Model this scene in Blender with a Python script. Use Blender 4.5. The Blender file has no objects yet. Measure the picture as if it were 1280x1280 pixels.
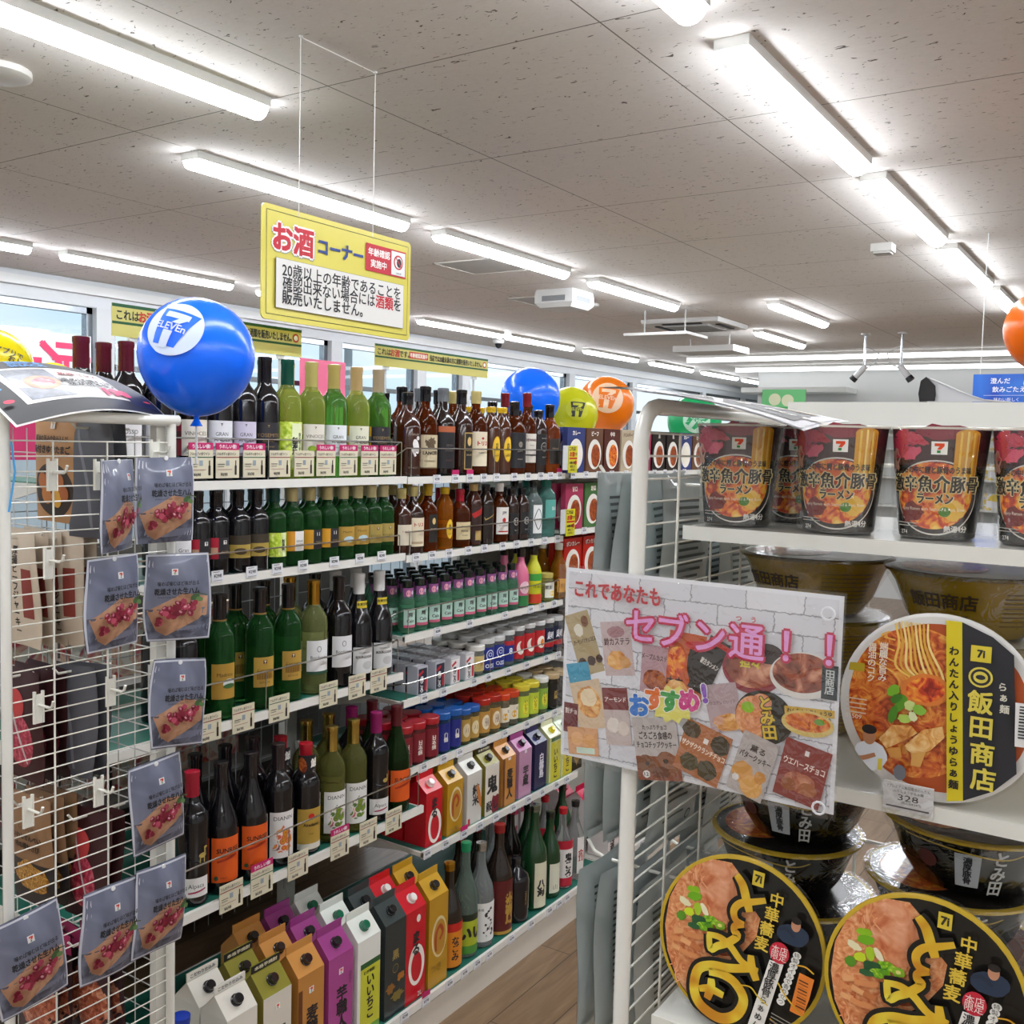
import bpy, math, random
from mathutils import Vector, Matrix
random.seed(7)
PI = math.pi
H = 1.65            # eye height
CZ = 2.68           # ceiling height
COL = bpy.context.scene.collection
# ------------------------------------------------------------------ camera frame (x: across the gondola, y: along it, z: up)
W = ((0.8348, 0.0610, -0.5471), (0.5500, -0.0450, 0.8340), (0.0262, -0.9971, -0.0712))
F = 1250.0
def ray(px, py):
    a, b = (px - 640) / F, (py - 640) / F
    return Vector([w[0] * a + w[1] * b + w[2] for w in W])
def onx(px, py, X): r = ray(px, py); r = r * (X / r.x); r.z += H; return r
def ony(px, py, Y): r = ray(px, py); r = r * (Y / r.y); r.z += H; return r
def onz(px, py, Z): r = ray(px, py); r = r * ((Z - H) / r.z); r.z += H; return r
def atZ(px, py, Z): r = ray(px, py) * Z; r.z += H; return r
# ------------------------------------------------------------------ materials
def lin(h):
    h = h.lstrip('#'); out = []
    for i in (0, 2, 4):
        c = int(h[i:i + 2], 16) / 255
        out.append(c / 12.92 if c <= .04045 else ((c + .055) / 1.055) ** 2.4)
    return (*out, 1)
MATS = {}
def nodes(name):
    m = bpy.data.materials.new(name); m.use_nodes = True
    nt = m.node_tree; b = nt.nodes['Principled BSDF']
    return m, nt, b
def M(key):
    """'#rrggbb' matt print, 'g#' gloss, 'm#' metal, 't#' clear glass, 'f#' film gloss, 'e#..:s' lamp, or a named procedural"""
    if key in MATS: return MATS[key]
    if key in SPECIAL:
        MATS[key] = SPECIAL[key](); MATS[key].name = key; return MATS[key]
    p = key.split('#')[0]; hx = key.split('#')[1].split(':')[0]
    m, nt, b = nodes(key)
    b.inputs['Base Color'].default_value = lin(hx)
    b.inputs['Roughness'].default_value = {'': .5, 'g': .12, 'm': .25, 't': .04, 'f': .22, 'e': .4}[p]
    if p == 'g': b.inputs['Coat Weight'].default_value = .3
    if p == 'm': b.inputs['Metallic'].default_value = 1
    if p == 't':
        b.inputs['Transmission Weight'].default_value = .75; b.inputs['IOR'].default_value = 1.25
    if p == 'e':
        b.inputs['Emission Color'].default_value = lin(hx); b.inputs['Emission Strength'].default_value = float(key.split(':')[1])
    MATS[key] = m; return m
def ramp(nt, stops):
    r = nt.nodes.new('ShaderNodeValToRGB'); cr = r.color_ramp
    while len(cr.elements) < len(stops): cr.elements.new(.5)
    for e, (p, c) in zip(cr.elements, stops): e.position = p; e.color = lin(c)
    return r
def coords(nt, scale=(1, 1, 1), loc=(0, 0, 0), rot=(0, 0, 0)):
    tc = nt.nodes.new('ShaderNodeTexCoord'); mp = nt.nodes.new('ShaderNodeMapping')
    mp.inputs['Scale'].default_value = scale; mp.inputs['Location'].default_value = loc; mp.inputs['Rotation'].default_value = rot
    nt.links.new(tc.outputs['Object'], mp.inputs['Vector']); return mp
def noisy(stops, scale, rough=.4, detail=3, dist=.5, kind='noise', sc=(1, 1, 1), bump=0, coat=0):
    def f():
        m, nt, b = nodes('n'); mp = coords(nt, sc)
        if kind == 'noise':
            t = nt.nodes.new('ShaderNodeTexNoise'); t.inputs['Scale'].default_value = scale
            t.inputs['Detail'].default_value = detail; t.inputs['Distortion'].default_value = dist; o = t.outputs['Fac']
        elif kind == 'wave':
            t = nt.nodes.new('ShaderNodeTexWave'); t.inputs['Scale'].default_value = scale
            t.inputs['Distortion'].default_value = dist; t.inputs['Detail'].default_value = detail; o = t.outputs['Fac']
        else:
            t = nt.nodes.new('ShaderNodeTexVoronoi'); t.inputs['Scale'].default_value = scale; o = t.outputs['Distance']
        nt.links.new(mp.outputs[0], t.inputs['Vector']); r = ramp(nt, stops)
        nt.links.new(o, r.inputs[0]); nt.links.new(r.outputs[0], b.inputs['Base Color'])
        b.inputs['Roughness'].default_value = rough; b.inputs['Coat Weight'].default_value = coat
        if bump:
            bn = nt.nodes.new('ShaderNodeBump'); bn.inputs['Strength'].default_value = bump; bn.inputs['Distance'].default_value = .002
            nt.links.new(o, bn.inputs['Height']); nt.links.new(bn.outputs[0], b.inputs['Normal'])
        return m
    return f
def m_ceiling():
    m, nt, b = nodes('c'); N = nt.nodes; L = nt.links
    mp = coords(nt, (38, 74, 30), rot=(0, 0, .25)); v = N.new('ShaderNodeTexNoise'); v.inputs['Scale'].default_value = 1.0
    v.inputs['Detail'].default_value = 1.2; v.inputs['Distortion'].default_value = 1.2; L.new(mp.outputs[0], v.inputs['Vector'])
    r = ramp(nt, ((0, '#56504a'), (.275, '#665f58'), (.295, '#e2dcd7'), (1, '#ebe6e2'))); L.new(v.outputs['Fac'], r.inputs[0])
    mp2 = coords(nt, (1, 1, 1)); br = N.new('ShaderNodeTexBrick'); br.offset = 0
    mp2.inputs['Location'].default_value = (.327, .329, 0)
    br.inputs['Scale'].default_value = 1; br.inputs['Mortar Size'].default_value = .0022; br.inputs['Mortar Smooth'].default_value = 0
    br.inputs['Brick Width'].default_value = .91; br.inputs['Row Height'].default_value = .85
    br.inputs['Color1'].default_value = (1, 1, 1, 1); br.inputs['Color2'].default_value = (1, 1, 1, 1); br.inputs['Mortar'].default_value = lin('#8d8a86')
    L.new(mp2.outputs[0], br.inputs['Vector'])
    mx = N.new('ShaderNodeMixRGB'); mx.blend_type = 'MULTIPLY'; mx.inputs[0].default_value = 1
    L.new(r.outputs[0], mx.inputs[1]); L.new(br.outputs['Color'], mx.inputs[2]); L.new(mx.outputs[0], b.inputs['Base Color'])
    b.inputs['Roughness'].default_value = .9; return m
def m_floor():
    m, nt, b = nodes('f'); N = nt.nodes; L = nt.links
    mp = coords(nt, (1, 1, 1), rot=(0, 0, PI / 2)); br = N.new('ShaderNodeTexBrick'); br.inputs['Scale'].default_value = 1
    br.inputs['Brick Width'].default_value = .91; br.inputs['Row Height'].default_value = .152; br.inputs['Mortar Size'].default_value = .0018
    br.inputs['Color1'].default_value = lin('#9c8266'); br.inputs['Color2'].default_value = lin('#8b7156'); br.inputs['Mortar'].default_value = lin('#4d3d2d')
    L.new(mp.outputs[0], br.inputs['Vector'])
    mp2 = coords(nt, (9, 1.2, 9)); t = N.new('ShaderNodeTexNoise'); t.inputs['Scale'].default_value = 3; t.inputs['Detail'].default_value = 6; t.inputs['Distortion'].default_value = 1
    L.new(mp2.outputs[0], t.inputs['Vector']); r = ramp(nt, ((.3, '#c3bdb5'), (.7, '#ffffff'))); L.new(t.outputs['Fac'], r.inputs[0])
    mx = N.new('ShaderNodeMixRGB'); mx.blend_type = 'MULTIPLY'; mx.inputs[0].default_value = .9
    L.new(br.outputs['Color'], mx.inputs[1]); L.new(r.outputs[0], mx.inputs[2]); L.new(mx.outputs[0], b.inputs['Base Color'])
    b.inputs['Roughness'].default_value = .28; return m
def m_brick():
    m, nt, b = nodes('b'); N = nt.nodes; L = nt.links
    mp = coords(nt, (1, 1, 1), rot=(PI / 2, 0, 0)); br = N.new('ShaderNodeTexBrick'); br.inputs['Scale'].default_value = 1
    br.inputs['Brick Width'].default_value = .058; br.inputs['Row Height'].default_value = .02; br.inputs['Mortar Size'].default_value = .0007
    br.inputs['Color1'].default_value = lin('#e9e9ee'); br.inputs['Color2'].default_value = lin('#d9dae0'); br.inputs['Mortar'].default_value = lin('#9fa0a6')
    t = N.new('ShaderNodeTexNoise'); t.inputs['Scale'].default_value = 60; vm = N.new('ShaderNodeVectorMath'); vm.operation = 'MULTIPLY_ADD'
    vm.inputs[1].default_value = (.005, .005, .005); L.new(t.outputs['Color'], vm.inputs[0]); L.new(mp.outputs[0], vm.inputs[2])
    L.new(vm.outputs[0], br.inputs['Vector']); L.new(br.outputs['Color'], b.inputs['Base Color'])
    b.inputs['Roughness'].default_value = .25; b.inputs['Coat Weight'].default_value = .4; return m
def m_pane():
    m, nt, b = nodes('p'); N = nt.nodes; L = nt.links
    tr = N.new('ShaderNodeBsdfTransparent'); tr.inputs[0].default_value = (.93, .97, .98, 1); gl = N.new('ShaderNodeBsdfGlossy'); gl.inputs['Roughness'].default_value = .02
    mx = N.new('ShaderNodeMixShader'); mx.inputs[0].default_value = .06; L.new(tr.outputs[0], mx.inputs[1]); L.new(gl.outputs[0], mx.inputs[2])
    L.new(mx.outputs[0], N['Material Output'].inputs[0]); return m
def m_film():
    m, nt, b = nodes('fi'); N = nt.nodes; L = nt.links
    tr = N.new('ShaderNodeBsdfTransparent'); gl = N.new('ShaderNodeBsdfGlossy'); gl.inputs['Roughness'].default_value = .08
    bn = N.new('ShaderNodeBump'); bn.inputs['Strength'].default_value = .6; bn.inputs['Distance'].default_value = .004
    t = N.new('ShaderNodeTexNoise'); t.inputs['Scale'].default_value = 45; t.inputs['Distortion'].default_value = 1.5
    mp = coords(nt, (1, 1, 1)); L.new(mp.outputs[0], t.inputs['Vector']); L.new(t.outputs['Fac'], bn.inputs['Height']); L.new(bn.outputs[0], gl.inputs['Normal'])
    mx = N.new('ShaderNodeMixShader'); mx.inputs[0].default_value = .14; L.new(tr.outputs[0], mx.inputs[1]); L.new(gl.outputs[0], mx.inputs[2])
    L.new(mx.outputs[0], N['Material Output'].inputs[0]); return m
SPECIAL = {
 'ceiling_board': m_ceiling, 'vinyl_plank': m_floor, 'brick_print': m_brick, 'window_glass': m_pane, 'clear_film': m_film,
 'soup': noisy(((.3, '#8c2a10'), (.45, '#cf5c20'), (.6, '#e8963c'), (.75, '#f3c05a')), 70, .3, 4, 2, coat=.2),
 'spicy': noisy(((.32, '#8a1808'), (.45, '#d8451a'), (.55, '#f08a28'), (.68, '#f6c548'), (.8, '#fbe08a')), 85, .3, 3, 1, coat=.2),
 'noodle': noisy(((.2, '#b5701c'), (.5, '#e8b040'), (.8, '#f9dc7c')), 120, .3, 1, 2, 'wave', (1, .15, .15)),
 'noodle_pale': noisy(((.3, '#c96a3e'), (.5, '#e0935e'), (.7, '#f0b98a')), 75, .3, 3, 3),
 'chashu': noisy(((.3, '#b5522c'), (.5, '#d9895c'), (.7, '#efb592')), 38, .3, 4, 1.5),
 'scallion': noisy(((.3, '#1f6a22'), (.5, '#7cb818'), (.7, '#e3ee60')), 160, .3, 2, 1),
 'menma': noisy(((.3, '#c2722a'), (.5, '#e6a858'), (.75, '#f6d79a')), 60, .3, 2, 2),
 'ham': noisy(((.25, '#6f1526'), (.5, '#b02a44'), (.75, '#e07a88')), 130, .35, 2, 0, coat=.2),
 'board_wood': noisy(((.3, '#976b50'), (.55, '#bd8f70'), (.8, '#cfa88c')), 30, .4, 3, 1),
 'cloth_slate': noisy(((.35, '#3c4050'), (.65, '#6f7488')), 40, .3, 4, 1, coat=.4),
 'pouch_slate': noisy(((.35, '#62667a'), (.65, '#80859a')), 12, .28, 2, 1, coat=.3),
 'meatmix': noisy(((.3, '#5c2418'), (.5, '#a55238'), (.7, '#dba080')), 60, .3, 3, 1),
 'snack_gold': noisy(((.3, '#5c3a14'), (.5, '#b27a2c'), (.7, '#e5bd68')), 90, .3, 3, 2),
 'curry': noisy(((.3, '#5a1c0a'), (.5, '#9a4018'), (.7, '#c9783a')), 90, .3, 3, 1),
 'mosaic_red': noisy(((.0, '#c01830'), (.3, '#e0a020'), (.45, '#d84828'), (.6, '#f4efe6'), (.8, '#7a1830')), 60, .5, 0, 0, 'vor'),
 'mosaic_green': noisy(((.0, '#1c4a20'), (.3, '#8aa020'), (.45, '#406830'), (.6, '#f4efe6'), (.8, '#c03050')), 60, .5, 0, 0, 'vor'),
 'grapes': noisy(((.3, '#86b018'), (.5, '#c8e040'), (.7, '#eef6a0')), 60, .3, 2, 1),
 'grey_pouch': noisy(((.3, '#a9b2b0'), (.7, '#c6cdcc')), 10, .33, 3, .5, coat=.2),
 'crumple': noisy(((.3, '#8f949c'), (.7, '#d0d4da')), 22, .15, 4, 2, bump=.5),
 'snackmix': noisy(((.3, '#b06070'), (.45, '#e8d8c0'), (.6, '#c8405a'), (.75, '#e0a848')), 14, .4, 2, 1),
 'farmix': noisy(((.3, '#1f3a8a'), (.45, '#e4e8f0'), (.6, '#e8c838'), (.75, '#2f6ab0')), 16, .4, 2, 1),
 'gold_ink': noisy(((.35, '#c8861c'), (.5, '#dcae28'), (.65, '#e8d444')), 26, .35, 2, .5, coat=.2),
 'blue_poster': noisy(((.3, '#0b3fb8'), (.7, '#2f80e0')), 6, .35, 2, .5),
}
# ------------------------------------------------------------------ text outlines
TXT = {}
def text_geo(s, bold=0.0, vert=False):
    k = (s, bold, vert)
    if k in TXT: return TXT[k]
    c = bpy.data.curves.new('t', 'FONT'); c.body = '\n'.join(s) if vert else s
    c.resolution_u = 2; c.offset = bold; c.align_x = 'CENTER'; c.space_line = .92
    o = bpy.data.objects.new('t', c); COL.objects.link(o)
    dg = bpy.context.evaluated_depsgraph_get(); dg.update()
    me = bpy.data.meshes.new_from_object(o.evaluated_get(dg))
    v = [(p.co.x, p.co.y) for p in me.vertices]; f = [tuple(p.vertices) for p in me.polygons]
    bpy.data.objects.remove(o); bpy.data.curves.remove(c); bpy.data.meshes.remove(me)
    if v:
        x0, x1 = min(a[0] for a in v), max(a[0] for a in v); y0, y1 = min(a[1] for a in v), max(a[1] for a in v)
        cx, cy = (x0 + x1) / 2, (y0 + y1) / 2; v = [(a - cx, b - cy) for a, b in v]; wd = x1 - x0
    else: wd = 1
    TXT[k] = (v, f, wd); return TXT[k]
# ------------------------------------------------------------------ mesh builder
class MB:
    def __init__(s): s.v = []; s.f = []; s.mi = []; s.sm = []; s.mats = []
    def _m(s, k):
        if k not in s.mats: s.mats.append(k)
        return s.mats.index(k)
    def add(s, vs, fs, mat, sm=False):
        b = len(s.v); s.v += [tuple(p) for p in vs]; i = s._m(mat)
        for f in fs: s.f.append(tuple(b + j for j in f)); s.mi.append(i); s.sm.append(sm)
    def box(s, lo, hi, mat, ch=0):
        x0, y0, z0 = lo; x1, y1, z1 = hi
        vs = [(x0, y0, z0), (x1, y0, z0), (x1, y1, z0), (x0, y1, z0), (x0, y0, z1), (x1, y0, z1), (x1, y1, z1), (x0, y1, z1)]
        s.add(vs, [(0, 3, 2, 1), (4, 5, 6, 7), (0, 1, 5, 4), (1, 2, 6, 5), (2, 3, 7, 6), (3, 0, 4, 7)], mat)
    def lathe(s, prof, mat, n=20, o=(0, 0, 0), ax=None, sq=0, cap=True):
        """prof: [(r, z)]; sq blends the ring towards a rounded square"""
        vs, fs = [], []; o = Vector(o)
        for r, z in prof:
            for i in range(n):
                a = 2 * PI * (i + .5) / n; c, d = math.cos(a), math.sin(a)
                k = 1
                if sq: k = (1 - sq) + sq * min(1 / max(abs(c), abs(d)), 1.3)
                p = Vector((r * k * c, r * k * d, z)); vs.append(o + (ax @ p if ax else p))
        for j in range(len(prof) - 1):
            for i in range(n):
                a, b = j * n + i, j * n + (i + 1) % n; fs.append((a, b, b + n, a + n))
        if cap:
            fs.append(tuple(reversed(range(n)))); fs.append(tuple(range((len(prof) - 1) * n, len(prof) * n)))
        s.add(vs, fs, mat, True)
    def tube(s, pts, r, mat, n=6, closed=False):
        pts = [Vector(p) for p in pts]; vs, fs = [], []; up = None
        for i, p in enumerate(pts):
            a = pts[max(i - 1, 0)]; b = pts[min(i + 1, len(pts) - 1)]; t = (b - a).normalized()
            if up is None: up = Vector((0, 0, 1)) if abs(t.z) < .9 else Vector((1, 0, 0))
            x = t.cross(up).normalized(); up = x.cross(t).normalized()
            for k in range(n):
                an = 2 * PI * k / n; vs.append(p + (x * math.cos(an) + up * math.sin(an)) * r)
        for j in range(len(pts) - 1):
            for k in range(n):
                a, b = j * n + k, j * n + (k + 1) % n; fs.append((a, b, b + n, a + n))
        fs.append(tuple(reversed(range(n)))); fs.append(tuple(range((len(pts) - 1) * n, len(pts) * n)))
        s.add(vs, fs, mat, n > 5)
    def grid(s, fn, nu, nv, mat, sm=True):
        vs = [fn(i / nu, j / nv) for j in range(nv + 1) for i in range(nu + 1)]
        fs = [(j * (nu + 1) + i, j * (nu + 1) + i + 1, (j + 1) * (nu + 1) + i + 1, (j + 1) * (nu + 1) + i) for j in range(nv) for i in range(nu)]
        s.add(vs, fs, mat, sm)
    def art(s, items, S, o=.0004, step=.00012, nseg=8):
        """printed pattern: items laid on the surface S(u, v, offset)"""
        for it in items:
            k = it[0]; o += step
            if k == 'r':       # x0,y0,x1,y1,mat,[rot]
                _, x0, y0, x1, y1, mat = it[:6]; ro = it[6] if len(it) > 6 else 0; cx, cy = (x0 + x1) / 2, (y0 + y1) / 2; c, d = math.cos(ro), math.sin(ro)
                nu = max(1, min(24, int(abs(x1 - x0) / .006))) if nseg > 1 else 1; nv = max(1, int(abs(y1 - y0) / .02)) if nseg > 1 else 1
                def fn(a, b):
                    x, y = (a - .5) * (x1 - x0), (b - .5) * (y1 - y0); return S(cx + x * c - y * d, cy + x * d + y * c, o)
                s.grid(fn, nu, nv, mat)
            elif k == 'e':     # cx,cy,rx,ry,mat,[rot, jag]
                _, cx, cy, rx, ry, mat = it[:6]; ro = it[6] if len(it) > 6 else 0; jg = it[7] if len(it) > 7 else 0
                rn = random.Random(int((cx + cy) * 1e5) & 0xffff); n = 44 if max(rx, ry) > .02 and not jg else 20; R = [1 + rn.uniform(-jg, jg) for _ in range(n)]
                vs = [S(cx, cy, o)]; fs = []; rings = (7 if max(rx, ry) > .035 else 3) if max(rx, ry) > .012 and nseg > 1 else 1
                for q in range(1, rings + 1):
                    for i in range(n):
                        a = 2 * PI * i / n; x, y = rx * R[i] * math.cos(a) * q / rings, ry * R[i] * math.sin(a) * q / rings
                        vs.append(S(cx + x * math.cos(ro) - y * math.sin(ro), cy + x * math.sin(ro) + y * math.cos(ro), o))
                for i in range(n): fs.append((0, 1 + i, 1 + (i + 1) % n))
                for q in range(rings - 1):
                    for i in range(n):
                        a, b = 1 + q * n + i, 1 + q * n + (i + 1) % n; fs.append((a, a + n, b + n, b))
                s.add(vs, fs, mat, True)
            elif k == 'p':     # polygon pts, mat
                if nseg < 8: s.add([S(x, y, o) for x, y in it[1]], [tuple(range(len(it[1])))], it[2]); continue
                pp = it[1]; mx, my = sum(q[0] for q in pp) / len(pp), sum(q[1] for q in pp) / len(pp); m = 4
                for i in range(len(pp)):
                    a, b = pp[i], pp[(i + 1) % len(pp)]; vs, fs, ix = [], [], {}
                    for p_ in range(m + 1):
                        for q in range(m + 1 - p_):
                            u_, v_ = p_ / m, q / m; ix[p_, q] = len(vs); vs.append(S(mx + (a[0] - mx) * u_ + (b[0] - mx) * v_, my + (a[1] - my) * u_ + (b[1] - my) * v_, o))
                    for p_ in range(m):
                        for q in range(m - p_):
                            fs.append((ix[p_, q], ix[p_ + 1, q], ix[p_, q + 1]))
                            if q < m - p_ - 1: fs.append((ix[p_ + 1, q], ix[p_ + 1, q + 1], ix[p_, q + 1]))
                    s.add(vs, fs, it[2])
            elif k == 's':     # stroke pts, width, mat, (taper)
                pts = it[1]; wd = it[2]; mat = it[3]
                fine = []
                for i in range(len(pts) - 1):      # Catmull-Rom through the points
                    p0 = pts[max(i - 1, 0)]; p1 = pts[i]; p2 = pts[i + 1]; p3 = pts[min(i + 2, len(pts) - 1)]
                    for q in range(5):
                        t = q / 5; fine.append(tuple(.5 * (2 * p1[c] + (p2[c] - p0[c]) * t + (2 * p0[c] - 5 * p1[c] + 4 * p2[c] - p3[c]) * t * t + (3 * p1[c] - p0[c] - 3 * p2[c] + p3[c]) * t ** 3) for c in (0, 1)))
                fine.append(pts[-1]); vs, fs = [], []
                for i, p in enumerate(fine):
                    a, b = fine[max(i - 1, 0)], fine[min(i + 1, len(fine) - 1)]; dx, dy = b[0] - a[0], b[1] - a[1]; l = math.hypot(dx, dy) or 1
                    w2 = wd / 2 * (.75 + .25 * math.sin(PI * i / len(fine)))
                    vs += [S(p[0] - dy / l * w2, p[1] + dx / l * w2, o), S(p[0] + dy / l * w2, p[1] - dx / l * w2, o)]
                for i in range(len(fine) - 1): fs.append((2 * i, 2 * i + 1, 2 * i + 3, 2 * i + 2))
                s.add(vs, fs, mat)
            elif k == 't':     # text, cx, cy, h, mat, {opts}
                _, tx, cx, cy, h, mat = it[:6]; op = it[6] if len(it) > 6 else {}
                v, f, wd = text_geo(tx, 0, op.get('v', False)); bo = op.get('b', 0)
                sx = op['w'] / wd if 'w' in op else h
                if op.get('mir'): sx = -sx
                c, d = math.cos(op.get('rot', 0)), math.sin(op.get('rot', 0))
                nb = 0 if bo < .015 or h < .0045 else (4 if bo < .06 else 8); kx = abs(sx) / h if h else 1
                for q in range(max(1, nb)):
                    ax_, ay_ = (bo * math.cos(2 * PI * (q + .5) / nb), bo * math.sin(2 * PI * (q + .5) / nb)) if nb else (0, 0)
                    s.add([S(cx + (x * sx + ax_ * h) * c - (y + ay_) * h * d, cy + (x * sx + ax_ * h) * d + (y + ay_) * h * c, o + q * step * .02) for x, y in v], f, mat)
    def build(s, name, parent=None, sharp=40, loc=None):
        me = bpy.data.meshes.new(name); me.from_pydata(s.v, [], s.f); me.update()
        for k in s.mats: me.materials.append(M(k))
        me.polygons.foreach_set('material_index', s.mi); me.polygons.foreach_set('use_smooth', s.sm)
        if any(s.sm): me.set_sharp_from_angle(angle=math.radians(sharp))
        o = bpy.data.objects.new(name, me); COL.objects.link(o)
        if parent: o.parent = parent
        if loc is not None: o.location = loc
        return o
def plane(o, U, V):
    o, U, V = Vector(o), Vector(U).normalized(), Vector(V).normalized(); N = U.cross(V)
    return lambda u, v, d=0: o + U * u + V * v + N * d
def cylS(R, phi=0, z=0, o=(0, 0)):
    """wrap round a vertical cylinder (R may be a function of height)"""
    def S(u, v, d=0):
        r = R(v + z) if callable(R) else R; r0 = R if not callable(R) else r
        a = phi + u / r0; return Vector((o[0] + (r + d) * math.cos(a), o[1] + (r + d) * math.sin(a), v + z))
    return S
def empty(name, loc=(0, 0, 0), rz=0):
    o = bpy.data.objects.new(name, None); COL.objects.link(o); o.location = loc; o.rotation_euler = (0, 0, rz); return o
LABELS = set()
def tag(o, label, cat, group=None):
    k = label; o['label'] = label; o['category'] = cat
    if group: o['group'] = group
    return o
def struct(o): o['kind'] = 'structure'; return o
def dup(root):
    r = root.copy(); COL.objects.link(r)
    for ch in root.children:
        c = ch.copy(); COL.objects.link(c); c.parent = r
        for g in ch.children:
            d = g.copy(); COL.objects.link(d); d.parent = c
    return r
def seven(cx, cy, s, c1='#e0401c', c2='#1f7a3a', bg='#f2f0ea'):
    """the little square chain mark"""
    return [('r', cx - s / 2, cy - s / 2, cx + s / 2, cy + s / 2, bg),
            ('p', [(cx - s * .3, cy + s * .36), (cx + s * .3, cy + s * .36), (cx + s * .3, cy + s * .14), (cx - s * .3, cy + s * .14)], c1),
            ('p', [(cx + s * .3, cy + s * .16), (cx + s * .02, cy + s * .16), (cx - s * .14, cy - s * .12), (cx + s * .1, cy - s * .12)], c1),
            ('r', cx - s * .14, cy - s * .38, cx + s * .08, cy - s * .18, c2)]
def logo7(cx, cy, s, mark, disc, rot=0):
    """round shop logo on the balloons: disc, figure and word"""
    c, d = math.cos(rot), math.sin(rot)
    T = lambda P: [(cx + (x * c - y * d) * s, cy + (x * d + y * c) * s) for x, y in P]
    w = (cx + (-.03 * c + .06 * d) * s, cy + (-.03 * d - .06 * c) * s)
    return [('e', cx, cy, s, s, disc), ('p', T([(-.62, .62), (.72, .62), (.62, .3), (.3, -.7), (-.5, -.7)]), mark),
            ('p', T([(-.42, .5), (.44, .5), (.44, .28), (-.42, .28)]), disc), ('p', T([(.44, .32), (.16, .32), (-.08, .1), (.2, .1)]), disc),
            ('p', T([(-.22, -.2), (.1, -.2), (.06, -.78), (-.22, -.78)]), disc), ('t', 'ELEVEn', w[0], w[1], s * .34, disc, {'b': .03, 'w': s * 1.02, 'rot': rot})]
WHITE = 'g#e6e5de'; STEEL = '#dfddd4'; WIRE = 'f#e4e2d8'
# ------------------------------------------------------------------ the room
def room():
    b = MB(); b.box((-6.5, -3, -.1), (5.0, 19, 0), 'vinyl_plank'); struct(b.build('floor'))
    b = MB(); b.box((-6.5, -3, CZ), (5.0, 19, CZ + .1), 'ceiling_board'); struct(b.build('ceiling'))
    XW = -6.35
    b = MB(); b.box((XW - .15, -3, 2.50), (XW, 18.9, CZ - .001), '#d3d6da'); b.box((XW - .15, -3, .0), (XW, 18.9, .12), '#c8cacb')
    ys = [-1.2, .9, 2.55] + [onx(p, 400, XW).y for p in (130, 292, 420, 527, 583, 716, 795)] + [15.2, 17]
    struct(b.build('wall_left'))
    pr = [-3] + ys + [18.9]
    for i in range(len(pr) - 1):
        y0, y1 = pr[i] + .07, pr[i + 1] - .07
        if i: # column between two windows
            c = MB(); c.box((XW - .12, pr[i] - .07, .12), (XW + .02, pr[i] + .07, 2.5), '#cfd2d5'); struct(c.build('trim_%d' % i))
        f = MB(); t = .045
        for lo, hi in (((y0, .12), (y1, .12 + t)), ((y0, 2.5 - t), (y1, 2.5)), ((y0, .12), (y0 + t, 2.5)), ((y1 - t, .12), (y1, 2.5)), ((y0, 2.08), (y1, 2.12))):
            f.box((XW - .09, lo[0], lo[1]), (XW - .03, hi[0], hi[1]), 'm#8f9499')
        w = struct(f.build('window_%d' % (i + 1)))
        g = MB(); g.box((XW - .065, y0 + t, .12 + t), (XW - .06, y1 - t, 2.5 - t), 'window_glass'); g.build('pane', w)
    # ledge rail under the ceiling by the windows
    b = MB(); b.box((XW + .001, -3, 2.58), (XW + .05, 18.9, 2.64), '#e0e1e1'); struct(b.build('trim_99'))
    b = MB(); b.box((-4.55, 12.8, 0), (-4.45, 18.9, CZ - .001), '#dcdcd8'); b.box((-4.55, 12.7, 0), (5.0, 12.8, CZ - .001), '#c6c6c3'); struct(b.build('wall_back'))
    b = MB(); b.box((-6.5, 18.9, 0), (-4.45, 19, 2.67), '#e6e5e0'); struct(b.build('wall_far'))
    b = MB(); b.box((4.9, -3, 0), (5.0, 12.7, CZ - .001), '#e6e5e0'); struct(b.build('wall_right'))
    b = MB(); b.box((-6.5, -3.1, 0), (5.0, -3, CZ - .001), '#dad8d2'); struct(b.build('wall_front'))
    # outside
    b = MB(); b.box((-90, -60, -.35), (-6.55, 110, -.15), '#8f9294'); o = struct(b.build('ground_outside'))
    b = MB()
    b.box((-46, -20, -.15), (-38, 18, 5.4), '#d5dbe0')
    bo = b.build('neighbouring_building'); tag(bo, 'pale low building across the car park, seen through the windows', 'building')
    for k in range(7):
        w = MB(); w.box((-38.05, -16 + k * 4.6, 1.2), (-37.99, -13.4 + k * 4.6, 3.2), '#8fa3b3'); w.build('window', bo)
    w = MB(); w.box((-38.3, -20.2, 4.2), (-37.7, 18.2, 4.5), '#a7b4bd'); w.build('eave', bo)
    for k, yy in enumerate((6, 26, 46, 70)):
        p = MB(); p.lathe([(.17, -.15), (.12, 9)], '#9aa0a2', 10, (-24, yy, 0)); p.box((-24.06, yy - .06, 7.6), (-23.94, yy + 1.4, 7.72), '#9aa0a2')
        tag(p.build('utility_pole'), 'concrete utility pole outside the windows, %s along the street' % ['first', 'second', 'third', 'fourth'][k], 'pole')
    for k, (xx, zz) in enumerate(((-24.4, 7.65), (-24.4, 7.0), (-24.4, 6.2), (-24.4, 5.4))):
        p = MB(); p.tube([(xx, -30, zz), (xx, 6, zz - .4), (xx, 26, zz - .1), (xx, 46, zz - .3), (xx, 90, zz)], .025, '#50565a', 4)
        tag(p.build('power_cable'), 'dark cable strung along the street outside, %s from the top' % ['first', 'second', 'third', 'fourth'][k], 'cable')
room()
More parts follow.
